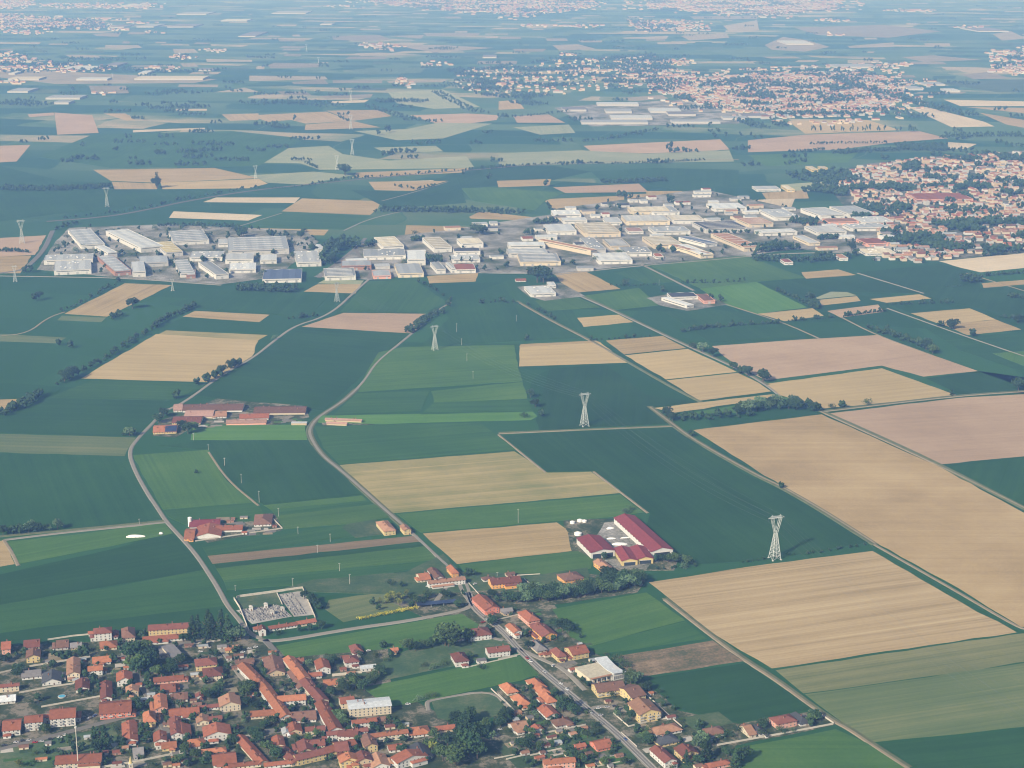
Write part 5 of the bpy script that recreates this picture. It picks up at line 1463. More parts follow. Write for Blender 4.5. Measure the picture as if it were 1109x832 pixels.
# belts and hedgerows
line('M4', '20,672 200,660 320,650 440,632 560,606 690,580', 17, ('pale', 'round', 'dark'), 10, 15, 2, 10)
line('M4', '480,540 560,560 640,566 700,560', 6, ('dark', 'round'), 9, 13, 1, 8)
line('M4', '770,470 800,460 860,470 930,466 960,480', 6, ('dark', 'round'), 9, 14, 1, 6)
line('M4', '780,505 880,500 1010,490', 7, 'shrub', 6, 10, 1, 6)
line('M5', '690,208 790,205 900,198 1050,184', 11, ('round', 'dark', 'shrub'), 7, 11, 2, 10)
line('M6', '0,160 90,150 180,142 290,150', 8, ('pale', 'round', 'dark'), 10, 15, 2, 12)
line('M1', '0,606 60,600 130,592 250,580', 9, ('dark', 'pale', 'dark'), 8, 13, 1, 6)
line('M1', '0,118 40,96 100,74 160,30', 10, 'dark', 7, 11, 2, 8)
line('U1', '228,828 300,790 400,735 520,660 625,592', 26, ('dark', 'shrub', 'dark'), 7, 11, 1, 8)
line('U1', '625,592 690,550 760,518 800,500', 11, ('dark', 'round'), 8, 12, 1, 8)
line('U1', '240,525 330,490 400,450 490,400', 16, ('dark', 'shrub'), 7, 11, 1, 8)
line('U1', '455,548 490,532', 3, 'dark', 8, 10)
line('U1', '800,826 845,806 900,782 950,752 980,735', 6, ('dark', 'round'), 9, 13)
line('U2', '760,612 800,580 840,552 900,524', 10, ('dark', 'round'), 7, 10, 2, 8)
line('U2', '800,400 850,420 900,452 940,478', 7, ('shrub', 'dark'), 7, 10)
line('U2', '80,430 180,436 300,438', 11, ('round', 'dark'), 11, 16, 2, 16)
line('U2', '270,552 330,548 400,536', 5, ('dark', 'shrub'), 8, 12)
line('U2', '420,330 450,270 500,250 560,262', 12, 'dark', 14, 19, 2, 18)
line('U2', '410,280 480,240 560,240', 7, 'dark', 14, 19, 2, 16)
line('U2', '590,258 640,245', 4, 'dark', 10, 14)
line('U2', '780,232 830,232', 4, 'round', 12, 15, 1)
line('U2', '800,318 900,312', 7, 'dark', 11, 15, 2, 14)
line('U2', '650,110 780,110 900,112 1000,108', 18, ('dark', 'round'), 10, 15, 2, 20)
line('U3', '0,115 100,112 200,116 330,120', 10, 'dark', 10, 15, 2, 20)
line('U3', '140,490 230,482 320,492', 6, ('dark', 'shrub'), 7, 10)
line('U3', '330,490 400,520 460,560', 5, ('shrub', 'dark'), 6, 10)
line('U3', '600,640 720,632 860,622', 8, ('shrub', 'dark'), 6, 9)
line('U3', '680,412 760,416 880,410', 8, ('shrub', 'dark'), 7, 10)
line('U3', '370,160 420,160 470,158', 5, 'dark', 11, 15, 2, 14)
line('U4', '385,322 440,316 500,312 560,310', 9, 'dark', 13, 19, 2, 26)
line('U4', '390,350 500,355 600,358 700,352', 12, ('dark', 'round'), 10, 15, 2, 20)
line('U4', '640,350 700,340', 4, 'dark', 13, 17)
line('U4', '750,350 790,335', 3, 'dark', 13, 17)
line('U4', '560,210 600,220 650,226', 6, 'dark', 12, 17, 2, 20)
line('U4', '640,280 690,276 730,272', 6, 'dark', 12, 15, 1)
line('U4', '215,250 300,256 390,252', 9, 'dark', 8, 11, 1)
line('U4', '135,440 250,440 370,434', 12, ('dark', 'shrub'), 6, 9, 1)
line('U4', '130,625 220,612 350,600 500,592', 20, ('dark', 'shrub'), 7, 10, 1)
line('U4', '525,585 600,580 720,568', 9, ('dark', 'shrub'), 6, 9)
line('U4', '490,470 560,500 640,540', 8, ('round', 'dark'), 7, 10)
line('U4', '600,516 650,540', 4, 'dark', 9, 13)
line('U4', '745,565 830,552 910,545', 8, ('dark', 'shrub'), 6, 9)
line('U4', '600,90 680,96 760,100', 10, 'dark', 12, 18, 3, 30)
line('U4', '800,150 850,160 900,164', 7, 'dark', 12, 16, 2, 24)
line('U5', '180,568 260,556 350,545', 8, ('dark', 'shrub'), 6, 9)
line('U5', '270,610 350,635 440,664 530,705', 13, ('round', 'pale', 'dark'), 8, 13, 1, 8)
line('U5', '340,520 460,520 600,514', 10, ('shrub', 'dark'), 6, 10)
line('U5', '640,430 680,440', 5, 'dark', 13, 17, 2, 14)
line('U5', '710,415 800,408 863,404', 9, 'dark', 7, 10)
line('U5', '570,455 640,450', 4, 'shrub', 6, 9)
line('U5', '760,565 863,580', 7, ('shrub', 'dark'), 6, 9)
line('U5', '800,490 863,500', 4, 'dark', 7, 10)
line('U5', '240,170 330,176 370,186', 9, 'dark', 13, 18, 2, 28)
line('U5', '560,300 640,306 740,310', 10, 'dark', 11, 15, 1)
line('U5', '490,50 610,56', 7, 'dark', 13, 17, 2, 30)
line('U5', '560,175 650,170 750,180', 9, 'dark', 12, 16, 2, 30)
line('U5', '765,70 863,70', 6, 'dark', 14, 18, 3, 40)
line('U5', '330,262 400,256', 4, 'dark', 13, 17)
line('M6', '170,702 300,690 400,672 490,660', 11, 'shrub', 6, 11)
line('M6', '0,728 60,722 110,714', 5, 'shrub', 5, 9)
# single trees
for s in '''M1 802 352 shrub 5|M1 530 198 pale 9|M1 515 196 pale 8|M1 545 198 pale 8|M1 80 590 pale 10|M1 116 594 pale 11|M1 128 585 pale 12|M1 145 592 dark 9|M1 770 190 dark 12|M1 745 170 dark 9|M1 790 176 round 9|M1 650 145 dark 10|M1 670 120 dark 10|M1 720 45 dark 9
M6 90 48 dark 14|M6 30 20 dark 10|M6 10 18 dark 9|M6 388 146 round 8|M6 487 134 shrub 7|M6 160 446 dark 9|M6 795 100 round 6|M6 350 150 shrub 6|M6 300 156 dark 8|M6 1050 80 dark 14
M5 790 276 dark 7|M5 130 116 dark 9|M5 150 156 dark 9|M5 175 196 dark 8|M5 105 200 shrub 6|M5 690 196 dark 11|M5 700 206 dark 9
U1 543 508 dark 15|U1 495 542 dark 9|U1 465 555 dark 8|U1 140 478 dark 11|U1 160 474 dark 12|U1 285 800 dark 14|U1 300 790 dark 13|U1 265 806 dark 13|U1 290 670 dark 9|U1 240 660 dark 8|U1 850 812 dark 9|U1 900 786 dark 9|U1 980 742 dark 9|U1 125 360 dark 12|U1 100 360 dark 10|U1 413 366 dark 9|U1 650 300 dark 11|U1 712 306 dark 9|U1 920 370 dark 10|U1 990 220 dark 15|U1 975 200 dark 13|U1 690 200 dark 10|U1 825 310 dark 10|U1 840 312 dark 10|U1 900 310 dark 10
U2 210 216 dark 12|U2 265 216 dark 12|U2 325 224 dark 14|U2 90 214 dark 16|U2 70 216 dark 12|U2 72 740 dark 8|U2 40 754 dark 7|U2 215 636 shrub 6|U2 630 120 round 9|U2 985 318 conifer 9|U2 950 320 conifer 9|U2 1022 318 conifer 9
U3 385 402 round 24|U3 410 404 round 22|U3 400 398 dark 23|U3 150 208 round 18|U3 135 200 round 17|U3 165 204 round 14|U3 430 104 dark 14|U3 720 50 dark 12|U3 745 56 dark 13|U3 770 60 dark 13|U3 928 74 dark 14|U3 630 106 dark 10|U3 720 104 dark 12|U3 490 330 dark 9|U3 530 330 dark 9|U3 235 296 dark 12|U3 440 244 dark 10|U3 360 210 dark 12|U3 340 208 dark 12|U3 750 410 shrub 9|U3 900 440 dark 9|U3 340 640 dark 8|U3 20 500 dark 9|U3 130 352 dark 8|U3 170 354 dark 9|U3 260 340 dark 9|U3 890 280 dark 13|U3 945 280 dark 12
U4 440 808 dark 13|U4 380 790 dark 11|U4 355 778 dark 8|U4 325 766 dark 10|U4 250 718 dark 11|U4 212 700 pale 12|U4 180 686 shrub 9|U4 280 510 dark 9|U4 240 500 dark 8|U4 88 136 dark 14|U4 350 150 dark 12|U4 365 168 dark 9|U4 130 150 dark 9|U4 60 330 dark 10|U4 100 328 dark 9|U4 245 330 dark 8|U4 285 328 dark 8|U4 770 318 dark 14|U4 625 530 dark 12|U4 610 525 dark 11|U4 890 260 dark 13|U4 940 250 dark 14
U5 598 612 dark 13|U5 585 612 dark 11|U5 560 606 poplar 10|U5 545 602 dark 8|U5 670 640 dark 10|U5 500 680 dark 12|U5 470 672 round 10|U5 520 704 round 11|U5 495 690 dark 12|U5 820 496 pale 8|U5 65 510 dark 12|U5 80 530 dark 11|U5 50 500 dark 10|U5 345 625 pale 10|U5 425 660 pale 10|U5 840 590 dark 12
V1 675 808 poplar 30|V1 672 806 dark 20|V2 410 752 round 24|V2 412 754 dark 20|V2 1030 775 round 15|V2 590 570 dark 24|V2 600 568 dark 22|V2 556 580 dark 16|V2 190 515 round 18|V2 195 520 round 16|V2 920 750 round 12
V3 735 640 dark 22|V3 205 800 dark 14|V3 720 640 dark 16|V3 920 590 dark 18|V3 980 590 dark 18|V3 1025 655 poplar 20|V3 1040 585 dark 14|V3 1080 585 dark 14|V3 905 545 dark 18
M4 610 190 shrub 8|M4 640 170 shrub 7|M4 345 350 shrub 7|M4 500 420 shrub 5|M4 940 500 shrub 7|M4 985 480 shrub 6|M4 470 430 dark 8|M4 520 550 dark 11|M4 360 590 shrub 6|M4 330 590 shrub 5
M3 580 440 dark 9|M3 560 430 dark 8|M3 540 440 shrub 6|M3 120 490 shrub 7|M3 180 500 dark 7|M3 330 560 round 9|M3 420 560 round 9|M3 440 560 round 8|M3 500 615 dark 9|M3 290 600 dark 10|M3 250 590 dark 9|M3 530 550 round 7|M3 640 570 dark 8|M3 690 560 dark 9|M3 720 585 dark 8|M3 780 580 dark 12|M3 830 590 dark 12|M3 870 585 pale 12|M3 960 575 dark 12|M3 1010 580 round 12|M3 210 550 yellow 8|M3 140 580 yellow 9|M3 170 600 yellow 8|M3 110 570 yellow 9|M3 60 600 yellow 8|M3 690 720 dark 9|M3 670 690 shrub 6|M3 20 600 round 8|M3 50 630 round 7
T2 125 225 conifer 18|T2 150 220 conifer 18|T2 200 222 conifer 22|T2 215 228 conifer 20|T2 262 228 conifer 23|T2 290 232 conifer 20|T2 330 236 pale 14|T2 350 232 pale 12|T2 625 195 round 8|T2 675 190 round 8|T2 730 180 dark 9|T2 525 208 shrub 6|T2 680 60 dark 11|T2 650 40 dark 10|T2 700 80 round 10|T2 720 90 dark 8|T2 400 480 round 13|T2 390 500 round 11|T2 380 540 dark 9|T2 420 560 dark 8|T2 230 490 round 8|T2 200 510 dark 9|T2 170 500 round 8|T2 250 470 round 9|T2 60 350 round 11|T2 30 390 dark 11|T2 440 720 round 10|T2 420 690 round 9|T2 480 760 round 10|T2 520 790 dark 11|T2 400 680 dark 8|T2 460 650 dark 8|T2 500 630 round 9|T2 775 500 dark 10|T2 760 340 pale 9|T2 780 350 dark 9|T2 670 350 shrub 7|T2 820 620 round 9|T2 840 640 round 8|T2 720 470 dark 8|T2 330 700 shrub 6|T2 90 760 round 8|T2 60 800 round 8|T2 20 530 shrub 6
T3 530 258 round 22|T3 545 262 round 20|T3 520 250 dark 19|T3 565 250 round 16|T3 360 280 round 11|T3 390 285 dark 10|T3 340 270 round 10|T3 430 270 round 9|T3 470 260 dark 9|T3 640 240 round 12|T3 655 236 dark 10|T3 240 270 dark 8|T3 255 330 shrub 6|T3 280 320 dark 8|T3 130 300 shrub 6|T3 200 310 shrub 6|T3 640 780 dark 22|T3 600 770 dark 18|T3 680 790 dark 16|T3 560 800 round 15|T3 580 820 round 17|T3 520 800 round 14|T3 470 760 yellow 10|T3 440 740 round 10|T3 650 620 dark 14|T3 620 640 dark 13|T3 580 630 round 12|T3 700 690 dark 12|T3 720 650 round 9|T3 745 690 shrub 7|T3 540 730 dark 12|T3 620 700 dark 16|T3 660 700 dark 15|T3 480 700 round 9|T3 60 470 round 11|T3 110 460 round 12|T3 150 470 dark 11|T3 180 440 round 9|T3 90 430 dark 9|T3 40 450 pale 8|T3 220 390 dark 9|T3 240 400 round 8|T3 200 420 round 9|T3 470 370 shrub 6|T3 430 360 shrub 6|T3 520 350 shrub 6|T3 400 520 shrub 6|T3 470 500 shrub 6|T3 440 505 shrub 5|T3 640 320 dark 7|T3 700 370 shrub 6|T3 40 620 pale 9|T3 20 600 round 9|T3 10 340 dark 8|T3 750 150 dark 8|T3 730 190 dark 7|T3 390 60 round 9|T3 370 80 round 8|T3 440 40 round 8|T3 590 80 dark 8|T3 250 640 shrub 6
T4 300 190 dark 13|T4 330 200 dark 11|T4 280 180 dark 11|T4 260 170 dark 9|T4 130 220 round 8|T4 115 210 round 7|T4 140 275 dark 9|T4 290 240 shrub 6|T4 300 570 dark 13|T4 320 560 dark 12|T4 340 580 dark 10|T4 370 580 dark 8|T4 620 440 round 14|T4 640 445 pale 13|T4 580 350 weed 8|T4 545 330 shrub 8|T4 610 360 shrub 6|T4 130 750 dark 11|T4 100 740 round 9|T4 350 800 dark 10|T4 380 800 round 8|T4 330 770 round 8|T4 170 590 shrub 6|T4 220 640 shrub 6|T4 700 720 dark 9|T4 680 700 round 8|T4 690 670 shrub 7|T4 670 590 dark 8|T4 700 470 dark 9|T4 450 640 shrub 6|T4 530 500 shrub 6|T4 560 590 shrub 6|T4 600 620 shrub 6|T4 420 580 shrub 5|T4 540 740 shrub 6|T4 30 600 dark 10|T4 50 590 dark 8|T4 10 640 dark 10
T5 190 800 conifer 14|T5 200 790 conifer 15|T5 165 740 pale 12|T5 180 730 pale 13|T5 370 800 dark 13|T5 340 820 dark 12|T5 330 832 conifer 13|T5 290 780 dark 9|T5 100 815 conifer 10|T5 160 820 dark 9|T5 700 600 dark 9|T5 680 620 round 8|T5 660 630 dark 7|T5 720 610 dark 7|T5 455 645 dark 9|T5 440 680 shrub 7|T5 345 660 shrub 6|T5 310 690 shrub 6|T5 560 670 shrub 5|T5 600 665 shrub 5|T5 540 660 shrub 5|T5 170 640 dark 7|T5 285 680 dark 7|T5 260 700 shrub 6
T1 600 330 dark 17|T1 640 390 round 18|T1 660 400 dark 19|T1 690 370 round 18|T1 710 350 dark 16|T1 620 310 dark 15|T1 680 300 round 15|T1 740 400 round 11|T1 780 390 round 9|T1 800 360 dark 9|T1 490 740 conifer 15|T1 500 760 dark 12|T1 470 760 dark 11|T1 215 670 round 8|T1 200 660 dark 7|T1 640 540 dark 9|T1 650 560 dark 8|T1 250 310 dark 8|T1 280 320 dark 8|T1 320 320 round 8|T1 350 300 shrub 6|T1 400 290 dark 8|T1 90 390 dark 10|T1 80 410 dark 9|T1 440 430 dark 9|T1 450 440 dark 8|T1 380 490 round 7|T1 420 490 shrub 6|T1 180 520 dark 8|T1 160 530 shrub 6|T1 520 340 dark 8|T1 540 400 shrub 6|T1 700 460 dark 8|T1 690 440 round 8|T1 700 700 dark 8|T1 680 720 round 7|T1 540 660 shrub 6|T1 10 340 dark 9|T1 40 330 round 8|T1 700 230 dark 8|T1 690 210 dark 8|T1 90 830 yellow 8|T1 570 720 shrub 6|T1 610 770 shrub 6|T1 840 540 shrub 6|T1 860 560 round 7|T1 860 240 dark 9'''.replace('\n', '|').split('|'):
    z, x, y, k, h = s.split(); p = at(*pz(z, float(x), float(y)))
    if k == 'weed': k = 'shrub'
    tree_at(p, k, float(h), 1.0 if k in ('poplar', 'conifer') else gr.uniform(1.0, 1.25), True)
# the yellow flowering row
for i in range(15):
    t = i / 14; x, y = pz('T3', 124 + 268 * t, 138 - 52 * t); tree_at(at(x, y), 'bloom', gr.uniform(3.4, 4.4), 1.1, True)
for i in range(6):
    x, y = pz('T3', gr.uniform(240, 330), gr.uniform(20, 70)); tree_at(at(x, y), 'yellow', gr.uniform(6, 9), 1, True)
# garden shrubs between the houses
VIL = [nums('0,704 160,696 262,700 300,705 330,745 365,770 420,780 450,790 480,830 0,832 0,815 120,790 140,770'), nums('540,745 590,745 640,790 690,832 560,832'), nums('545,660 600,662 700,740 770,790 790,832 720,832 640,745')]
for poly in VIL:
    xs = [p[0] for p in poly]; ys = [p[1] for p in poly]
    for i in range(int((max(xs) - min(xs)) * 1.1)):
        x, y = gr.uniform(min(xs), max(xs)), gr.uniform(min(ys), max(ys))
        if inpoly(x, y, poly): tree_at(at(x, y), *gr.choice((('shrub', 3.2), ('shrub', 4.2), ('round', 5.5), ('dark', 6.5), ('round', 7.5), ('pale', 5))), 1.1)
# poplars of the distant avenue, long far belts
for x in (256, 266, 290, 334, 345, 376, 382, 412, 420, 440, 462, 475, 490, 520, 526, 550, 594, 616, 645, 655, 668, 676):
    tree_at(at(*pz('V4', x, 530)), 'poplar', gr.uniform(16, 26), 1.6)
line('V4', '340,316 440,350 560,385 660,412 760,438 905,470', 46, 'dark', 14, 20, 3, 22)
line('V4', '605,596 700,600 795,600', 26, 'dark', 12, 15, 4, 26)
line('V4', '360,620 420,612 500,610 600,606', 22, 'dark', 10, 14, 2, 22)
line('V4', '250,584 340,580 430,578 560,578', 18, 'dark', 8, 13, 1)
line('V4', '800,560 900,548 1000,546 1109,548', 26, 'dark', 10, 15, 2, 40)
line('V4', '160,616 240,612 310,604', 10, 'dark', 9, 13)
line('V4', '0,500 80,520', 6, 'dark', 12, 16, 2, 20)
line('V4', '110,500 150,512', 5, 'dark', 14, 18, 2, 20)
line('V4', '530,440 640,470 740,470', 14, 'dark', 12, 16, 2, 50)
line('V4', '150,356 240,352 330,350', 12, 'dark', 12, 18, 3, 40)
line('V4', '0,350 120,350', 8, 'dark', 12, 18, 2, 40)
line('V4', '230,700 300,730 400,740', 16, 'dark', 14, 18, 3, 40)
line('V3', '355,612 470,600 560,580 690,560', 22, 'dark', 9, 13, 1, 12)
line('V3', '440,786 560,784 720,776', 18, 'dark', 9, 13, 2, 16)
line('V3', '0,718 150,710 300,702 480,704 700,700 880,688', 95, ('dark', 'shrub'), 6, 9, 1, 12)
line('V3', '80,440 180,455', 9, 'dark', 12, 16, 3, 30)
line('V3', '0,510 150,500 300,480', 14, 'dark', 10, 14, 1, 22)
line('V3', '640,360 700,360 780,370', 9, 'dark', 14, 18, 3, 40)
line('V3', '780,470 900,466 990,470', 12, 'dark', 12, 16, 2, 40)
line('V3', '1030,520 1109,545', 8, 'dark', 14, 18, 2, 30)
line('V2', '545,440 640,436 760,440', 14, 'dark', 12, 16, 3, 24)
line('V2', '800,398 880,440 950,475 1010,490', 18, 'dark', 12, 16, 2, 24)
line('V2', '500,455 560,475 630,498 690,516', 14, 'dark', 10, 15, 2, 20)
line('V2', '380,505 430,525', 5, 'dark', 10, 14)
line('V2', '100,548 160,552', 5, 'dark', 14, 18, 2, 18)
line('V2', '0,440 100,450 200,440 370,460', 20, 'dark', 12, 16, 3, 40)
line('V2', '0,810 200,806 400,772 700,750 960,728 1109,720', 50, ('dark', 'shrub'), 7, 11, 1, 16)
line('V2', '620,800 720,815 800,800', 8, 'dark', 7, 10)
line('V2', '240,700 290,725', 5, 'dark', 9, 13)
line('V2', '170,690 270,690', 5, 'dark', 9, 13)
line('V2', '850,370 1000,380 1109,400', 12, 'dark', 12, 16, 2, 50)
line('V1', '0,810 100,818 300,815 480,806', 30, 'dark', 10, 14, 2, 24)
line('U1', '250,140 440,120 620,95 760,60 1000,20', 36, ('dark', 'shrub'), 7, 11, 1, 14)
line('U1', '260,170 320,160 220,190', 8, 'dark', 8, 12)
line('U1', '0,275 60,276 120,280', 10, 'dark', 7, 10)
line('U1', '640,172 800,170 980,178', 16, 'dark', 8, 11)
line('V1', '280,255 400,262 540,258', 14, 'dark', 14, 18, 2, 50)
line('V1', '480,300 640,308 780,312 960,300', 22, 'dark', 12, 18, 2, 50)
line('V1', '20,440 120,450 200,455', 10, 'dark', 12, 18, 3, 40)
line('V1', '640,470 760,466 900,462', 14, 'dark', 12, 16, 2, 40)
line('V1', '560,510 620,515', 5, 'dark', 12, 16)
line('V1', '660,400 760,405 840,395', 10, 'dark', 12, 16, 3, 60)
for i in range(330):     # far scattered copses
    y = 6 + 175 * gr.random(); x = gr.uniform(0, 1109); p = at(x, y); n = gr.randint(2, 8)
    if any(m_ in ('tan', 'pink', 'pale_tan', 'yellow', 'pale', 'olive') and inpoly(x, y, q) for q, m_ in FIELDS): continue
    a = gr.uniform(-.2, .3)
    for j in range(n): tree_at(p + Vector((math.cos(a) * j * 14 + gr.uniform(-5, 5), math.sin(a) * j * 14 + gr.uniform(-6, 6), 0)), 'dark', gr.uniform(9, 15), 1.4)
for i in range(1500):
    q = gr.choice(YARDS); x = gr.uniform(min(a[0] for a in q), max(a[0] for a in q)); y = gr.uniform(min(a[1] for a in q), max(a[1] for a in q))
    if i < 380 and inpoly(x, y, q): tree_at(Vector((x, y, 0)), gr.choice(('dark', 'dark', 'round', 'shrub')), gr.uniform(6, 11), 1.1)
for i in range(900):     # trees among the houses of the hazy towns
    t = gr.choice(FAR) if FAR else None
    if t: tree_at(Vector((t[0] + gr.uniform(-26, 26), t[1] + gr.uniform(-26, 26), 0)), 'dark', gr.uniform(7, 12), 1.25)
TG = [[at(*p).to_2d() for p in poly] for poly, mm in FIELDS if mm == 'townland']
for x, y in TOWNTREE:
    if any(inpoly(x, y, q) for q in TG):
        for j in range(2): tree_at(Vector((x + gr.uniform(-14, 14), y + gr.uniform(-14, 14), 0)), gr.choice(('dark', 'round')), gr.uniform(9, 16), 1.4)
for t in SMALL[:420]:
    if gr.random() < .6: tree_at(Vector((t[0] + gr.choice((-1, 1)) * gr.uniform(9, 13), t[1] + gr.uniform(-12, 12), 0)), gr.choice(('dark', 'round')), gr.uniform(6, 10), 1.1)
def inside_box(x, y, m):
    for bx, by, rot, W, D in BOXES:
        dx, dy = x - bx, y - by
        if abs(dx) > 60 and abs(dx) > W or abs(dy) > 60 and abs(dy) > W: continue
        u = dx * math.cos(rot) + dy * math.sin(rot); v = -dx * math.sin(rot) + dy * math.cos(rot)
        if abs(u) < W / 2 + m and abs(v) < D / 2 + m: return True
    return False
def nudge(t):
    x, y, k, h, rf, force = t
    r = h * .2 * (.5 if k in ('poplar', 'conifer') else 1)
    if not inside_box(x, y, r): return t
    for q in range(24):
        a = q * 2.4; d = 1.2 + q * .7
        if not inside_box(x + math.cos(a) * d, y + math.sin(a) * d, r): return (x + math.cos(a) * d, y + math.sin(a) * d, k, h, rf, force)
    return None
TREES = [t for t in map(nudge, TREES) if t]
inframe = lambda t: (lambda q: -15 < q[0] < 1124 and q[1] < 850)(proj((t[0], t[1], t[3] * .6)))
TREES = [t for t in TREES if inframe(t)]
TREES.sort(key=lambda t: (-9 if t[2] in ('bloom', 'yellow') else 0) - t[3] / math.hypot(t[0], t[1], CAM_H))
lim = {'tree': 300, 'shrub': 200}; far_t = []
tn = random.Random(4)
for t in TREES:
    x, y, k, h, rf, force = t; nm, ds, cat = TNAME[k]
    if lim[cat] <= 0: far_t.append(t); continue
    lim[cat] -= 1
    cm, tm, ph, pr = tn.choice(TPROTO[k]); s = h / ph; w = s * rf
    root = thing(nm, ('tall ' if h > 16 and cat == 'tree' else 'small ' if h < 6 and cat == 'tree' else '') + ds, cat, (x, y, 0), tn.uniform(0, 6.28), 'trees of the plain' if cat == 'tree' else 'garden shrubs')
    link('crown', cm, root, None, None, (w, w, s)); link('trunk', tm, root, None, None, (s, s, s))
V, F = [], []
ft = random.Random(8)
OCT = [(1, 0, 0), (-1, 0, 0), (0, 1, 0), (0, -1, 0), (0, 0, 1), (0, 0, -1)]
for x, y, k, h, rf, force in far_t:
    dist = math.hypot(x, y); n = 9 if dist < 3200 else 5 if dist < 5500 else 3
    r = h * (.13 if k in ('poplar', 'conifer') else .36) * rf
    for i in range(n):
        c = Vector((x + ft.uniform(-.6, .6) * r, y + ft.uniform(-.6, .6) * r, h * (.3 + .55 * (i + .5) / n))); q = r * ft.uniform(.45, .75); b = len(V); a = ft.uniform(0, 6.28)
        for ox, oy, oz in OCT:
            V.append(c + Vector(((ox * math.cos(a) - oy * math.sin(a)) * q * ft.uniform(.7, 1.3), (ox * math.sin(a) + oy * math.cos(a)) * q * ft.uniform(.7, 1.3), oz * max(q, h / n * .8) * ft.uniform(.7, 1.2))))
        for f in ((0, 2, 4), (2, 1, 4), (1, 3, 4), (3, 0, 4), (2, 0, 5), (1, 2, 5), (3, 1, 5), (0, 3, 5)): F.append([b + j for j in f])
me = bpy.data.meshes.new('mesh'); me.from_pydata(V, [], F); me.materials.append(MATS['leaf_dark']); me.update()
setting(link('distant_trees', me), 'mass of hedgerows and far trees across the plain', 'stuff')
# ------------------------------------------------------------------ pylons and their cables
def pylon(px, py, hpx, face, desc):
    b = at(px, py); H = None
    lo, hi = 10.0, 90.0
    for _ in range(30):
        H = (lo + hi) / 2
        if py - proj((b.x, b.y, H))[1] < hpx: lo = H
        else: hi = H
    root = thing('pylon', desc, 'pylon', (b.x, b.y, 0), face, 'high voltage pylons'); FOOT.append((b.x, b.y, 5))
    zw, zt = H * .58, H * .93; bw, ww, tw = H * .10, H * .028, H * .125
    tk = .0086 * H
    for sx in (-1, 1):
        for sy in (-1, 1):
            bm = bmesh.new(); beam(bm, (sx * bw, sy * bw, -.3), (sx * ww, sy * ww, zw), tk); link('leg', mesh_from_bm(bm, 'steel'), root)
            bm = bmesh.new(); quadbox(bm, -.8, -.8, -.3, .8, .8, .5); link('footing', mesh_from_bm(bm, 'boundary'), root, (sx * bw, sy * bw, 0))
    bm = bmesh.new(); n = 7
    for i in range(n):
        t0, t1 = (i / n) ** .85, ((i + 1) / n) ** .85
        w0, w1 = bw + (ww - bw) * t0, bw + (ww - bw) * t1
        c0 = [(-w0, -w0), (w0, -w0), (w0, w0), (-w0, w0)]; c1 = [(-w1, -w1), (w1, -w1), (w1, w1), (-w1, w1)]
        for j in range(4):
            a, b_ = c0[j], c0[(j + 1) % 4]; c, d = c1[j], c1[(j + 1) % 4]
            beam(bm, (*a, zw * t0), (*d, zw * t1), tk * .55); beam(bm, (*b_, zw * t0), (*c, zw * t1), tk * .55); beam(bm, (*c, zw * t1), (*d, zw * t1), tk * .5)
    link('lattice', mesh_from_bm(bm, 'steel'), root)
    for sx in (-1, 1):       # the two arms of the V
        bm = bmesh.new()
        for sy in (-1, 1):
            beam(bm, (sx * ww, sy * ww, zw), (sx * tw * 1.0, sy * ww * .8, zt), tk * .8); beam(bm, (0, sy * ww, zw + .4), (sx * tw * .55, sy * ww * .8, zt), tk * .7)
        for i in range(5):
            t = (i + .5) / 5; beam(bm, (sx * (ww + (tw - ww) * t), -ww, zw + (zt - zw) * t), (sx * tw * .55 * t, ww, zw + (zt - zw) * min(t + .1, 1)), tk * .45)
        link('fork_arm', mesh_from_bm(bm, 'steel'), root)
    L = H * .19; bm = bmesh.new()
    for sy in (-1, 1):
        beam(bm, (-L, 0, zt), (L, 0, zt), tk * .8) if sy < 0 else None
        beam(bm, (-tw, sy * ww * .8, zt + .02), (tw, sy * ww * .8, zt + .02), tk * .7)
        beam(bm, (-tw, sy * ww * .6, zt + H * .035), (tw, sy * ww * .6, zt + H * .035), tk * .6)
    for i in range(8):
        x = -tw + 2 * tw * i / 8; beam(bm, (x, 0, zt), (x + tw / 8, 0, zt + H * .035), tk * .5); beam(bm, (x + tw / 8, 0, zt + H * .035), (x + tw / 4, 0, zt), tk * .5)
    for sx in (-1, 1):
        beam(bm, (sx * tw, 0, zt + H * .035), (sx * L, 0, zt), tk * .6); beam(bm, (sx * tw * .8, 0, zt), (sx * tw * .8, 0, H), tk * .6); beam(bm, (sx * tw * .55, 0, zt + H * .035), (sx * tw * .8, 0, H), tk * .45)
    link('crossarm', mesh_from_bm(bm, 'steel'), root)
    tips = []
    for x in (-L * .97, 0, L * .97):
        bm = bmesh.new()
        for i in range(6): cyl(bm, 0, 0, -H * .055 + i * H * .009, -H * .055 + i * H * .009 + H * .005, H * .006, H * .004, 7)
        beam(bm, (0, 0, -H * .06), (0, 0, 0), .12); link('insulator', mesh_from_bm(bm, 'glass'), root, (x, 0, zt))
        tips.append(Vector((b.x + x * math.cos(face), b.y + x * math.sin(face), zt - H * .06)))
    for sx in (-1, 1): tips.append(Vector((b.x + sx * tw * .8 * math.cos(face), b.y + sx * tw * .8 * math.sin(face), H)))
    return tips
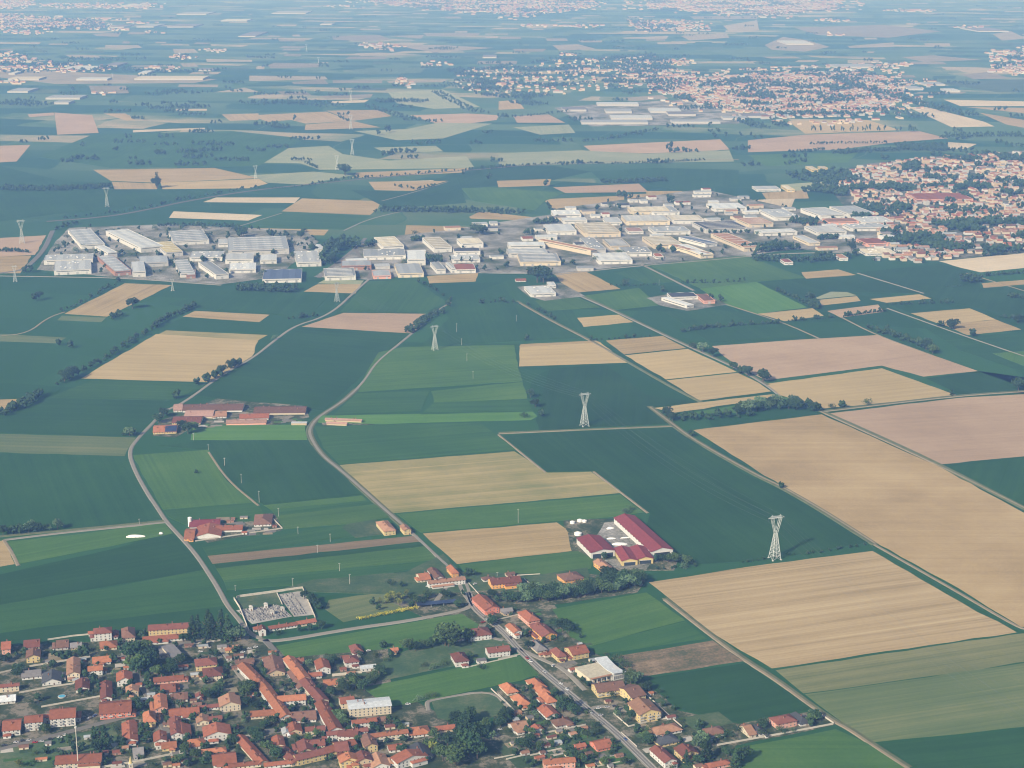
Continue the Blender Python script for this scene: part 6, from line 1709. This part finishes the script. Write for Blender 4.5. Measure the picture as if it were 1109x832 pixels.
def cables(a, b, desc):
    for k, (p, q) in enumerate(zip(a, b)):
        L = (q - p).length; sag = L * .028 if k < 3 else L * .018
        bm = bmesh.new(); n = 14; pr = None; r = .05 if k < 3 else .035
        for i in range(n + 1):
            t = i / n; c = p.lerp(q, t) - Vector((0, 0, sag * 4 * t * (1 - t)))
            d = (q - p).normalized(); u = d.cross(Vector((0, 0, 1))).normalized(); w = u.cross(d)
            ring = [bm.verts.new(c + (u * math.cos(g) + w * math.sin(g)) * r - p) for g in (0, 2.09, 4.19)]
            if pr:
                for j in range(3): bm.faces.new((pr[j], ring[j], ring[(j + 1) % 3], pr[(j + 1) % 3]))
            pr = ring
        o = link('power_cable', mesh_from_bm(bm, 'cable'), None, p)
        o['label'] = desc; o['category'] = 'cable'; o['group'] = desc
LINE1 = [(839, 605.5, 48), (633, 461.3, 36.5), (471, 379, 27), (365, 326.5, 21), (187, 315, 13)]
def facing(l, i):
    a = at(*l[max(i - 1, 0)][:2]); b = at(*l[min(i + 1, len(l) - 1)][:2]); d = b - a
    r = math.atan2(d.y, d.x) - R(90)
    while r > R(90): r -= math.pi
    while r < R(-90): r += math.pi
    return r
PD = ['largest white steel pylon at the field corner', 'white steel pylon on the track between dark fields', 'white steel pylon at the lane hedge', 'small white pylon by the estate lane', 'tiny pale pylon before the white halls']
tp = [pylon(*l, facing(LINE1, i) if i < 4 else R(20), PD[i]) for i, l in enumerate(LINE1)]
SP = ['cables between the largest pylon and the track pylon', 'cables between the track pylon and the hedge pylon', 'cables between the hedge pylon and the lane pylon']
for i in range(3): cables(tp[i], tp[i + 1], SP[i])
e = at(1180, 880); off = Vector((e.x, e.y, 0)) - Vector((tp[0][1].x, tp[0][1].y, 0))
cables(tp[0], [p + off for p in tp[0]], 'cables leaving the largest pylon towards the lower right')
LINE2 = [(24, 263.5, 25.7), (116, 223.8, 21), (277, 194, 15), (365, 184, 16), (381.5, 167.5, 17), (380, 140, 16)]
PD2 = ['pale pylon above the pinkish field', 'pale pylon standing at the railway', 'pale pylon behind the lone poplar field', 'pale pylon beside the big lone tree', 'hazy pylon rising behind the pale meadow', 'faint hazy pylon over the distant fields']
t2 = [pylon(*l, R(12), PD2[i]) for i, l in enumerate(LINE2)]
pylon(16.5, 305, 17.5, R(10), 'pale pylon at the end of the left lane')
for i, (x, y, h) in enumerate(((345, 70, 8), (332, 56, 8), (380, 110, 12), (122, 86, 7))): pylon(x, y, h, R(10), 'very faint distant pylon')
for a, b, d in ((0, 1, 'cables between the two pylons at the left'), (1, 2, 'cables over the railway')): cables(t2[a], t2[b], d)
# wooden and concrete line poles, the lamp mast
def pole(px, py, hpx, desc, arm=True):
    b = at(px, py); mpp = (b - Vector((0, 0, CAM_H))).length / FPX; h = hpx * mpp / .93
    root = thing('utility_pole', desc, 'pole', (b.x, b.y, 0), R(20), 'line poles in the fields')
    bm = bmesh.new(); cyl(bm, 0, 0, -.3, h, .26, .16, 8); link('shaft', mesh_from_bm(bm, 'stone'), root)
    if arm:
        bm = bmesh.new(); quadbox(bm, -1.1, -.1, 0, 1.1, .1, .18, 0, True); link('crossarm', mesh_from_bm(bm, 'steel'), root, (0, -.3, h - .8))
        for x in (-.9, 0, .9):
            bm = bmesh.new(); cyl(bm, 0, 0, 0, .35, .1, .06, 6); link('insulator', mesh_from_bm(bm, 'tarp'), root, (x, -.3, h - .62))
for z, x, y, h in (('M2', 112, 215, 7.5), ('M2', 173, 255, 6), ('M2', 240, 318, 8), ('M2', 308, 392, 10), ('M2', 381, 470, 12), ('M2', 460, 528, 9), ('M2', 540, 600, 8), ('M2', 620, 678, 9), ('M2', 710, 752, 9), ('M2', 752, 806, 11), ('M2', 519, 815, 9), ('M2', 283, 832, 6), ('M2', 672, 632, 9),
                   ('M3', 838, 138, 15), ('M1', 571, 560, 6), ('U2', 963, 604, 9), ('U2', 983, 658, 7), ('U2', 1005, 724, 8), ('U2', 1030, 796, 8), ('M3', 720, 440, 5), ('M1', 920, 320, 8), ('U3', 300, 560, 6), ('U3', 884, 414, 6)): pole(*pz(z, x, y), h, 'slender pale line pole')
c = at(85, 832); root = thing('light_mast', 'tall pale mast rising over the long cream house', 'mast', (c.x, c.y, 0)); hm = 27 * K
bm = bmesh.new()
cyl(bm, 0, 0, -.3, hm, .45, .3, 8); link('shaft', mesh_from_bm(bm, 'boundary'), root)
bm = bmesh.new(); cyl(bm, 0, 0, hm + .01, hm + 1.2, .9, .9, 10); link('head', mesh_from_bm(bm, 'frame'), root)
# ------------------------------------------------------------------ parked cars
def car_parts(paint):
    bm = bmesh.new()
    prof = [(-2.15, .35), (2.15, .35), (2.2, .75), (1.3, .95), (.75, 1.02), (-1.9, 1.0), (-2.2, .8)]
    L = [bm.verts.new((x, -.85, z)) for x, z in prof]; Q = [bm.verts.new((x, .85, z)) for x, z in prof]
    bm.faces.new(L); bm.faces.new(Q[::-1])
    for i in range(7): bm.faces.new((L[i], Q[i], Q[(i + 1) % 7], L[(i + 1) % 7]))
    bmesh.ops.recalc_face_normals(bm, faces=bm.faces); body = mesh_from_bm(bm, paint)
    bm = bmesh.new(); prof = [(-1.95, 1.0), (.95, 1.0), (.25, 1.45), (-1.5, 1.45)]
    L = [bm.verts.new((x, -.78 if z < 1.2 else -.65, z)) for x, z in prof]; Q = [bm.verts.new((x, .78 if z < 1.2 else .65, z)) for x, z in prof]
    bm.faces.new(L); bm.faces.new(Q[::-1])
    for i in range(4): bm.faces.new((L[i], Q[i], Q[(i + 1) % 4], L[(i + 1) % 4]))
    bmesh.ops.recalc_face_normals(bm, faces=bm.faces); cab = mesh_from_bm(bm, 'glass')
    bm = bmesh.new(); quadbox(bm, -1.45, -.62, 1.455, .2, .62, 1.5, 0, True); top = mesh_from_bm(bm, paint)
    return body, cab, top
bm = bmesh.new(); bmesh.ops.create_cone(bm, cap_ends=True, segments=12, radius1=.33, radius2=.33, depth=.2, matrix=Matrix.Rotation(R(90), 4, 'X')); WHEEL = mesh_from_bm(bm, 'rubber')
CARS = {k: car_parts('car_' + k) for k in ('silver', 'black', 'red', 'white', 'blue')}
def car(px, py, rz, paint):
    b = at(px, py); root = thing('car', '%s car' % paint, 'car', (b.x, b.y, .49), R(rz), 'cars on the village roads')
    bo, ca, to = CARS[paint]; link('body', bo, root); link('cabin_glass', ca, root); link('car_roof', to, root)
    for x in (-1.35, 1.35):
        for y in (-.8, .8): link('wheel', WHEEL, root, (x, y, .33))
for z, x, y, r, p in (('T1', 75, 716, 14, 'silver'), ('T1', 108, 708, 14, 'black'), ('T1', 135, 706, 14, 'silver'), ('T1', 164, 716, 14, 'red'), ('T1', 195, 712, 14, 'silver'), ('T1', 238, 700, 14, 'black'), ('T1', 280, 692, 14, 'white'), ('T1', 308, 682, 14, 'white'), ('T1', 395, 600, 60, 'black'), ('T1', 420, 602, 60, 'silver'), ('T1', 445, 590, 60, 'blue'), ('T1', 20, 730, 14, 'black'),
                      ('T3', 170, 285, 30, 'white'), ('T3', 355, 536, 14, 'white'), ('T3', 785, 655, 14, 'silver'), ('T4', 470, 555, 20, 'white'), ('T4', 510, 550, 20, 'silver'), ('T4', 545, 545, 20, 'black'), ('T4', 480, 588, 20, 'silver'), ('T4', 256, 355, 60, 'white'), ('T4', 292, 440, -50, 'white'), ('T4', 215, 385, -50, 'silver'), ('T4', 150, 335, -50, 'white'),
                      ('T2', 160, 290, 14, 'white'), ('T2', 200, 270, 14, 'silver'), ('T2', 130, 265, 14, 'black'), ('T2', 390, 275, 20, 'silver'), ('T2', 360, 292, 20, 'white'), ('T2', 420, 268, 20, 'white'), ('T2', 640, 720, -60, 'silver'), ('M3', 330, 500, 15, 'white'), ('M3', 595, 485, 40, 'white'), ('M3', 640, 700, 20, 'red')): car(*pz(z, x, y), r, p)
for i, (f, sd_, p) in enumerate(((.12, 1, 'silver'), (.22, -1, 'white'), (.33, 1, 'black'), (.41, -1, 'red'), (.55, 1, 'white'), (.63, -1, 'silver'), (.74, 1, 'blue'), (.86, -1, 'white'))):
    k = int(f * (len(MAIN) - 1)); d = (MAIN[k + 1] - MAIN[k]).normalized(); q = MAIN[k] + Vector((-d.y, d.x, 0)) * sd_ * 1.35
    car(*proj((q.x, q.y, .0)), math.degrees(math.atan2(d.y, d.x)), p)
# orchard kiosk sunshade, pool
c = at(67, 755); root = thing('garden_pool', 'small bright blue garden pool with pale rim', 'pool', (c.x, c.y, 0), R(14))
plain_mat('pool', (.10, .38, .55), 0, 1, .1, rough=.2)
bm = bmesh.new(); cyl(bm, 0, 0, 0, .9, 3.4, 3.4, 18); link('rim', mesh_from_bm(bm, 'boundary'), root)
bm = bmesh.new(); cyl(bm, 0, 0, .901, .93, 3.0, 3.0, 18); link('water_surface', mesh_from_bm(bm, 'pool'), root)
# ------------------------------------------------------------------ labels that single each thing out
LM = [('the largest pylon', 839, 590), ('the track pylon', 633, 448), ('the hedge pylon', 471, 368), ('the church spire', 142, 824), ('the walled cemetery', 300, 665), ('the yellow apartment block', 181, 685), ('the white-roofed cream block', 399, 765),
      ('the swooping white roof', 652, 725), ('the very long crimson barn', 697, 577), ('the yellow crimson-roofed barns', 684, 600), ('the road junction', 509, 655), ('the half-solar farm roof', 180, 463), ('the lower left farm', 240, 570), ('the roadside villa walls', 850, 790), ('the orange tiled flats', 690, 760),
      ('the yellow flowering row', 420, 663), ('the tall mast', 85, 810), ('the orange kiosk', 248, 704), ('the street row houses', 300, 750), ('the arcaded farmhouse', 483, 630), ('the dark red farmhouse', 545, 630), ('the pinkish bare field', 1040, 460), ('the pale square bungalow field', 560, 330),
      ('the tallest lone tree', 588, 300), ('the railway', 200, 217), ('the white long halls', 145, 262), ('the yellow-roofed halls', 180, 268), ('the cylindrical beige hall', 614, 268), ('the blue-roofed hall', 778, 245), ('the farm with long sheds', 742, 326), ('the wooded estate corner', 850, 275), ('the right hand town', 1040, 230),
      ('the golden wheat field', 930, 420), ('the lone tree group at right', 1032, 355), ('the striped yellow field', 180, 388), ('the twin white villas', 382, 715), ('the rough grass plot', 510, 765), ('the grey-blue solar canopy', 473, 652), ('the cluster of orange bungalows', 570, 755), ('the red village street', 330, 780), ('the pinkish field at far left', 25, 265),
      ('the distant white sheds', 700, 125), ('the far poplar avenue', 915, 138), ('the pale meadow', 400, 175), ('the lone poplar', 170, 200), ('the villa with towers', 112, 690), ('the long red flats', 60, 785), ('the dark conifer group', 235, 690), ('the tall tree pair', 485, 695), ('the tree belt', 640, 640), ('the oak clump', 505, 800), ('the long pale meadow lane', 450, 580)]
ORD = ['nearest', 'second nearest', 'third nearest', 'fourth nearest', 'fifth nearest', 'sixth nearest', 'seventh nearest', 'eighth nearest', 'ninth nearest', 'tenth nearest', 'eleventh nearest', 'twelfth nearest'] + ['%dth nearest' % i for i in range(13, 400)]
groups = {}
for t in THINGS:
    o, desc, cat, px, py = t
    name, lx, ly = min(LM, key=lambda l: math.hypot(l[1] - px, (l[2] - py) * 1.3))
    dx, dy = px - lx, py - ly
    d = math.hypot(dx, dy * 1.3)
    side = ('right of' if dx > 0 else 'left of') if abs(dx) > abs(dy) * 1.1 else ('in front of' if dy > 0 else 'behind')
    groups.setdefault((desc, side, name), []).append((d, t))
unique = {}
for t in THINGS: unique[t[1]] = unique.get(t[1], 0) + 1
for (desc, side, name), l in groups.items():
    l.sort(key=lambda q: q[0])
    for i, (d, t) in enumerate(l):
        if unique[desc] == 1 and len(desc.split()) > 3: t[0]['label'] = desc; continue
        t[0]['label'] = '%s %s %s' % (desc, side, name) if len(l) == 1 else (lambda q: q if len(q.split()) < 17 else q.replace(' garden', '', 1).replace('the ', '', 1))('%s, %s %s %s' % (desc, ORD[i], side, name))
# ------------------------------------------------------------------ haze, sky, sun
SUN_EL, SUN_AZ = R(32), R(218)      # light comes from behind the camera and from its left (azimuth clockwise from +Y)
m = bpy.data.materials.new('haze'); m.use_nodes = True; nt = m.node_tree; nt.nodes.clear()
out = nt.nodes.new('ShaderNodeOutputMaterial'); v = nt.nodes.new('ShaderNodeVolumePrincipled')
v.inputs['Color'].default_value = HAZE_COL; v.inputs['Density'].default_value = HAZE_D; v.inputs['Absorption Color'].default_value = (1, 1, 1, 1)
v.inputs['Anisotropy'].default_value = HAZE_G
nt.links.new(v.outputs[0], out.inputs['Volume'])
MATS['haze'] = m
bm = bmesh.new(); quadbox(bm, -17500, -3000, -2, 17500, 34500, CAM_H + 12, 0, True)
setting(link('haze', mesh_from_bm(bm, 'haze')), 'pale blue summer haze over the plain', 'stuff')
w = bpy.data.worlds.new('World'); sc.world = w; w.use_nodes = True
bg = w.node_tree.nodes['Background']; sky = w.node_tree.nodes.new('ShaderNodeTexSky'); sky.sky_type = 'NISHITA'; sky.sun_disc = False
sky.sun_elevation = SUN_EL; sky.sun_rotation = SUN_AZ; sky.altitude = 200; sky.dust_density = 1.5
w.node_tree.links.new(sky.outputs[0], bg.inputs[0]); bg.inputs[1].default_value = SKY
ld = bpy.data.lights.new('sun', 'SUN'); ld.energy = SUN; ld.angle = R(.5); ld.color = (1, .92, .80)
sun = bpy.data.objects.new('sun', ld); COL.objects.link(sun)
sd = Vector((math.sin(SUN_AZ) * math.cos(SUN_EL), math.cos(SUN_AZ) * math.cos(SUN_EL), math.sin(SUN_EL)))
sun.rotation_euler = sd.to_track_quat('Z', 'Y').to_euler(); sun.location = (0, 0, 800)
vs = sc.view_settings; vs.view_transform = 'Standard'; vs.look = 'None'; vs.exposure = EXPOSURE; vs.gamma = 1
sc.cycles.max_bounces = 4; sc.cycles.diffuse_bounces = 2; sc.cycles.volume_bounces = 0
sc.cycles.filter_width = 1.1
sc.cycles.use_denoising = DENOISE
try: sc.cycles.denoiser = 'OPENIMAGEDENOISE'
except Exception: pass
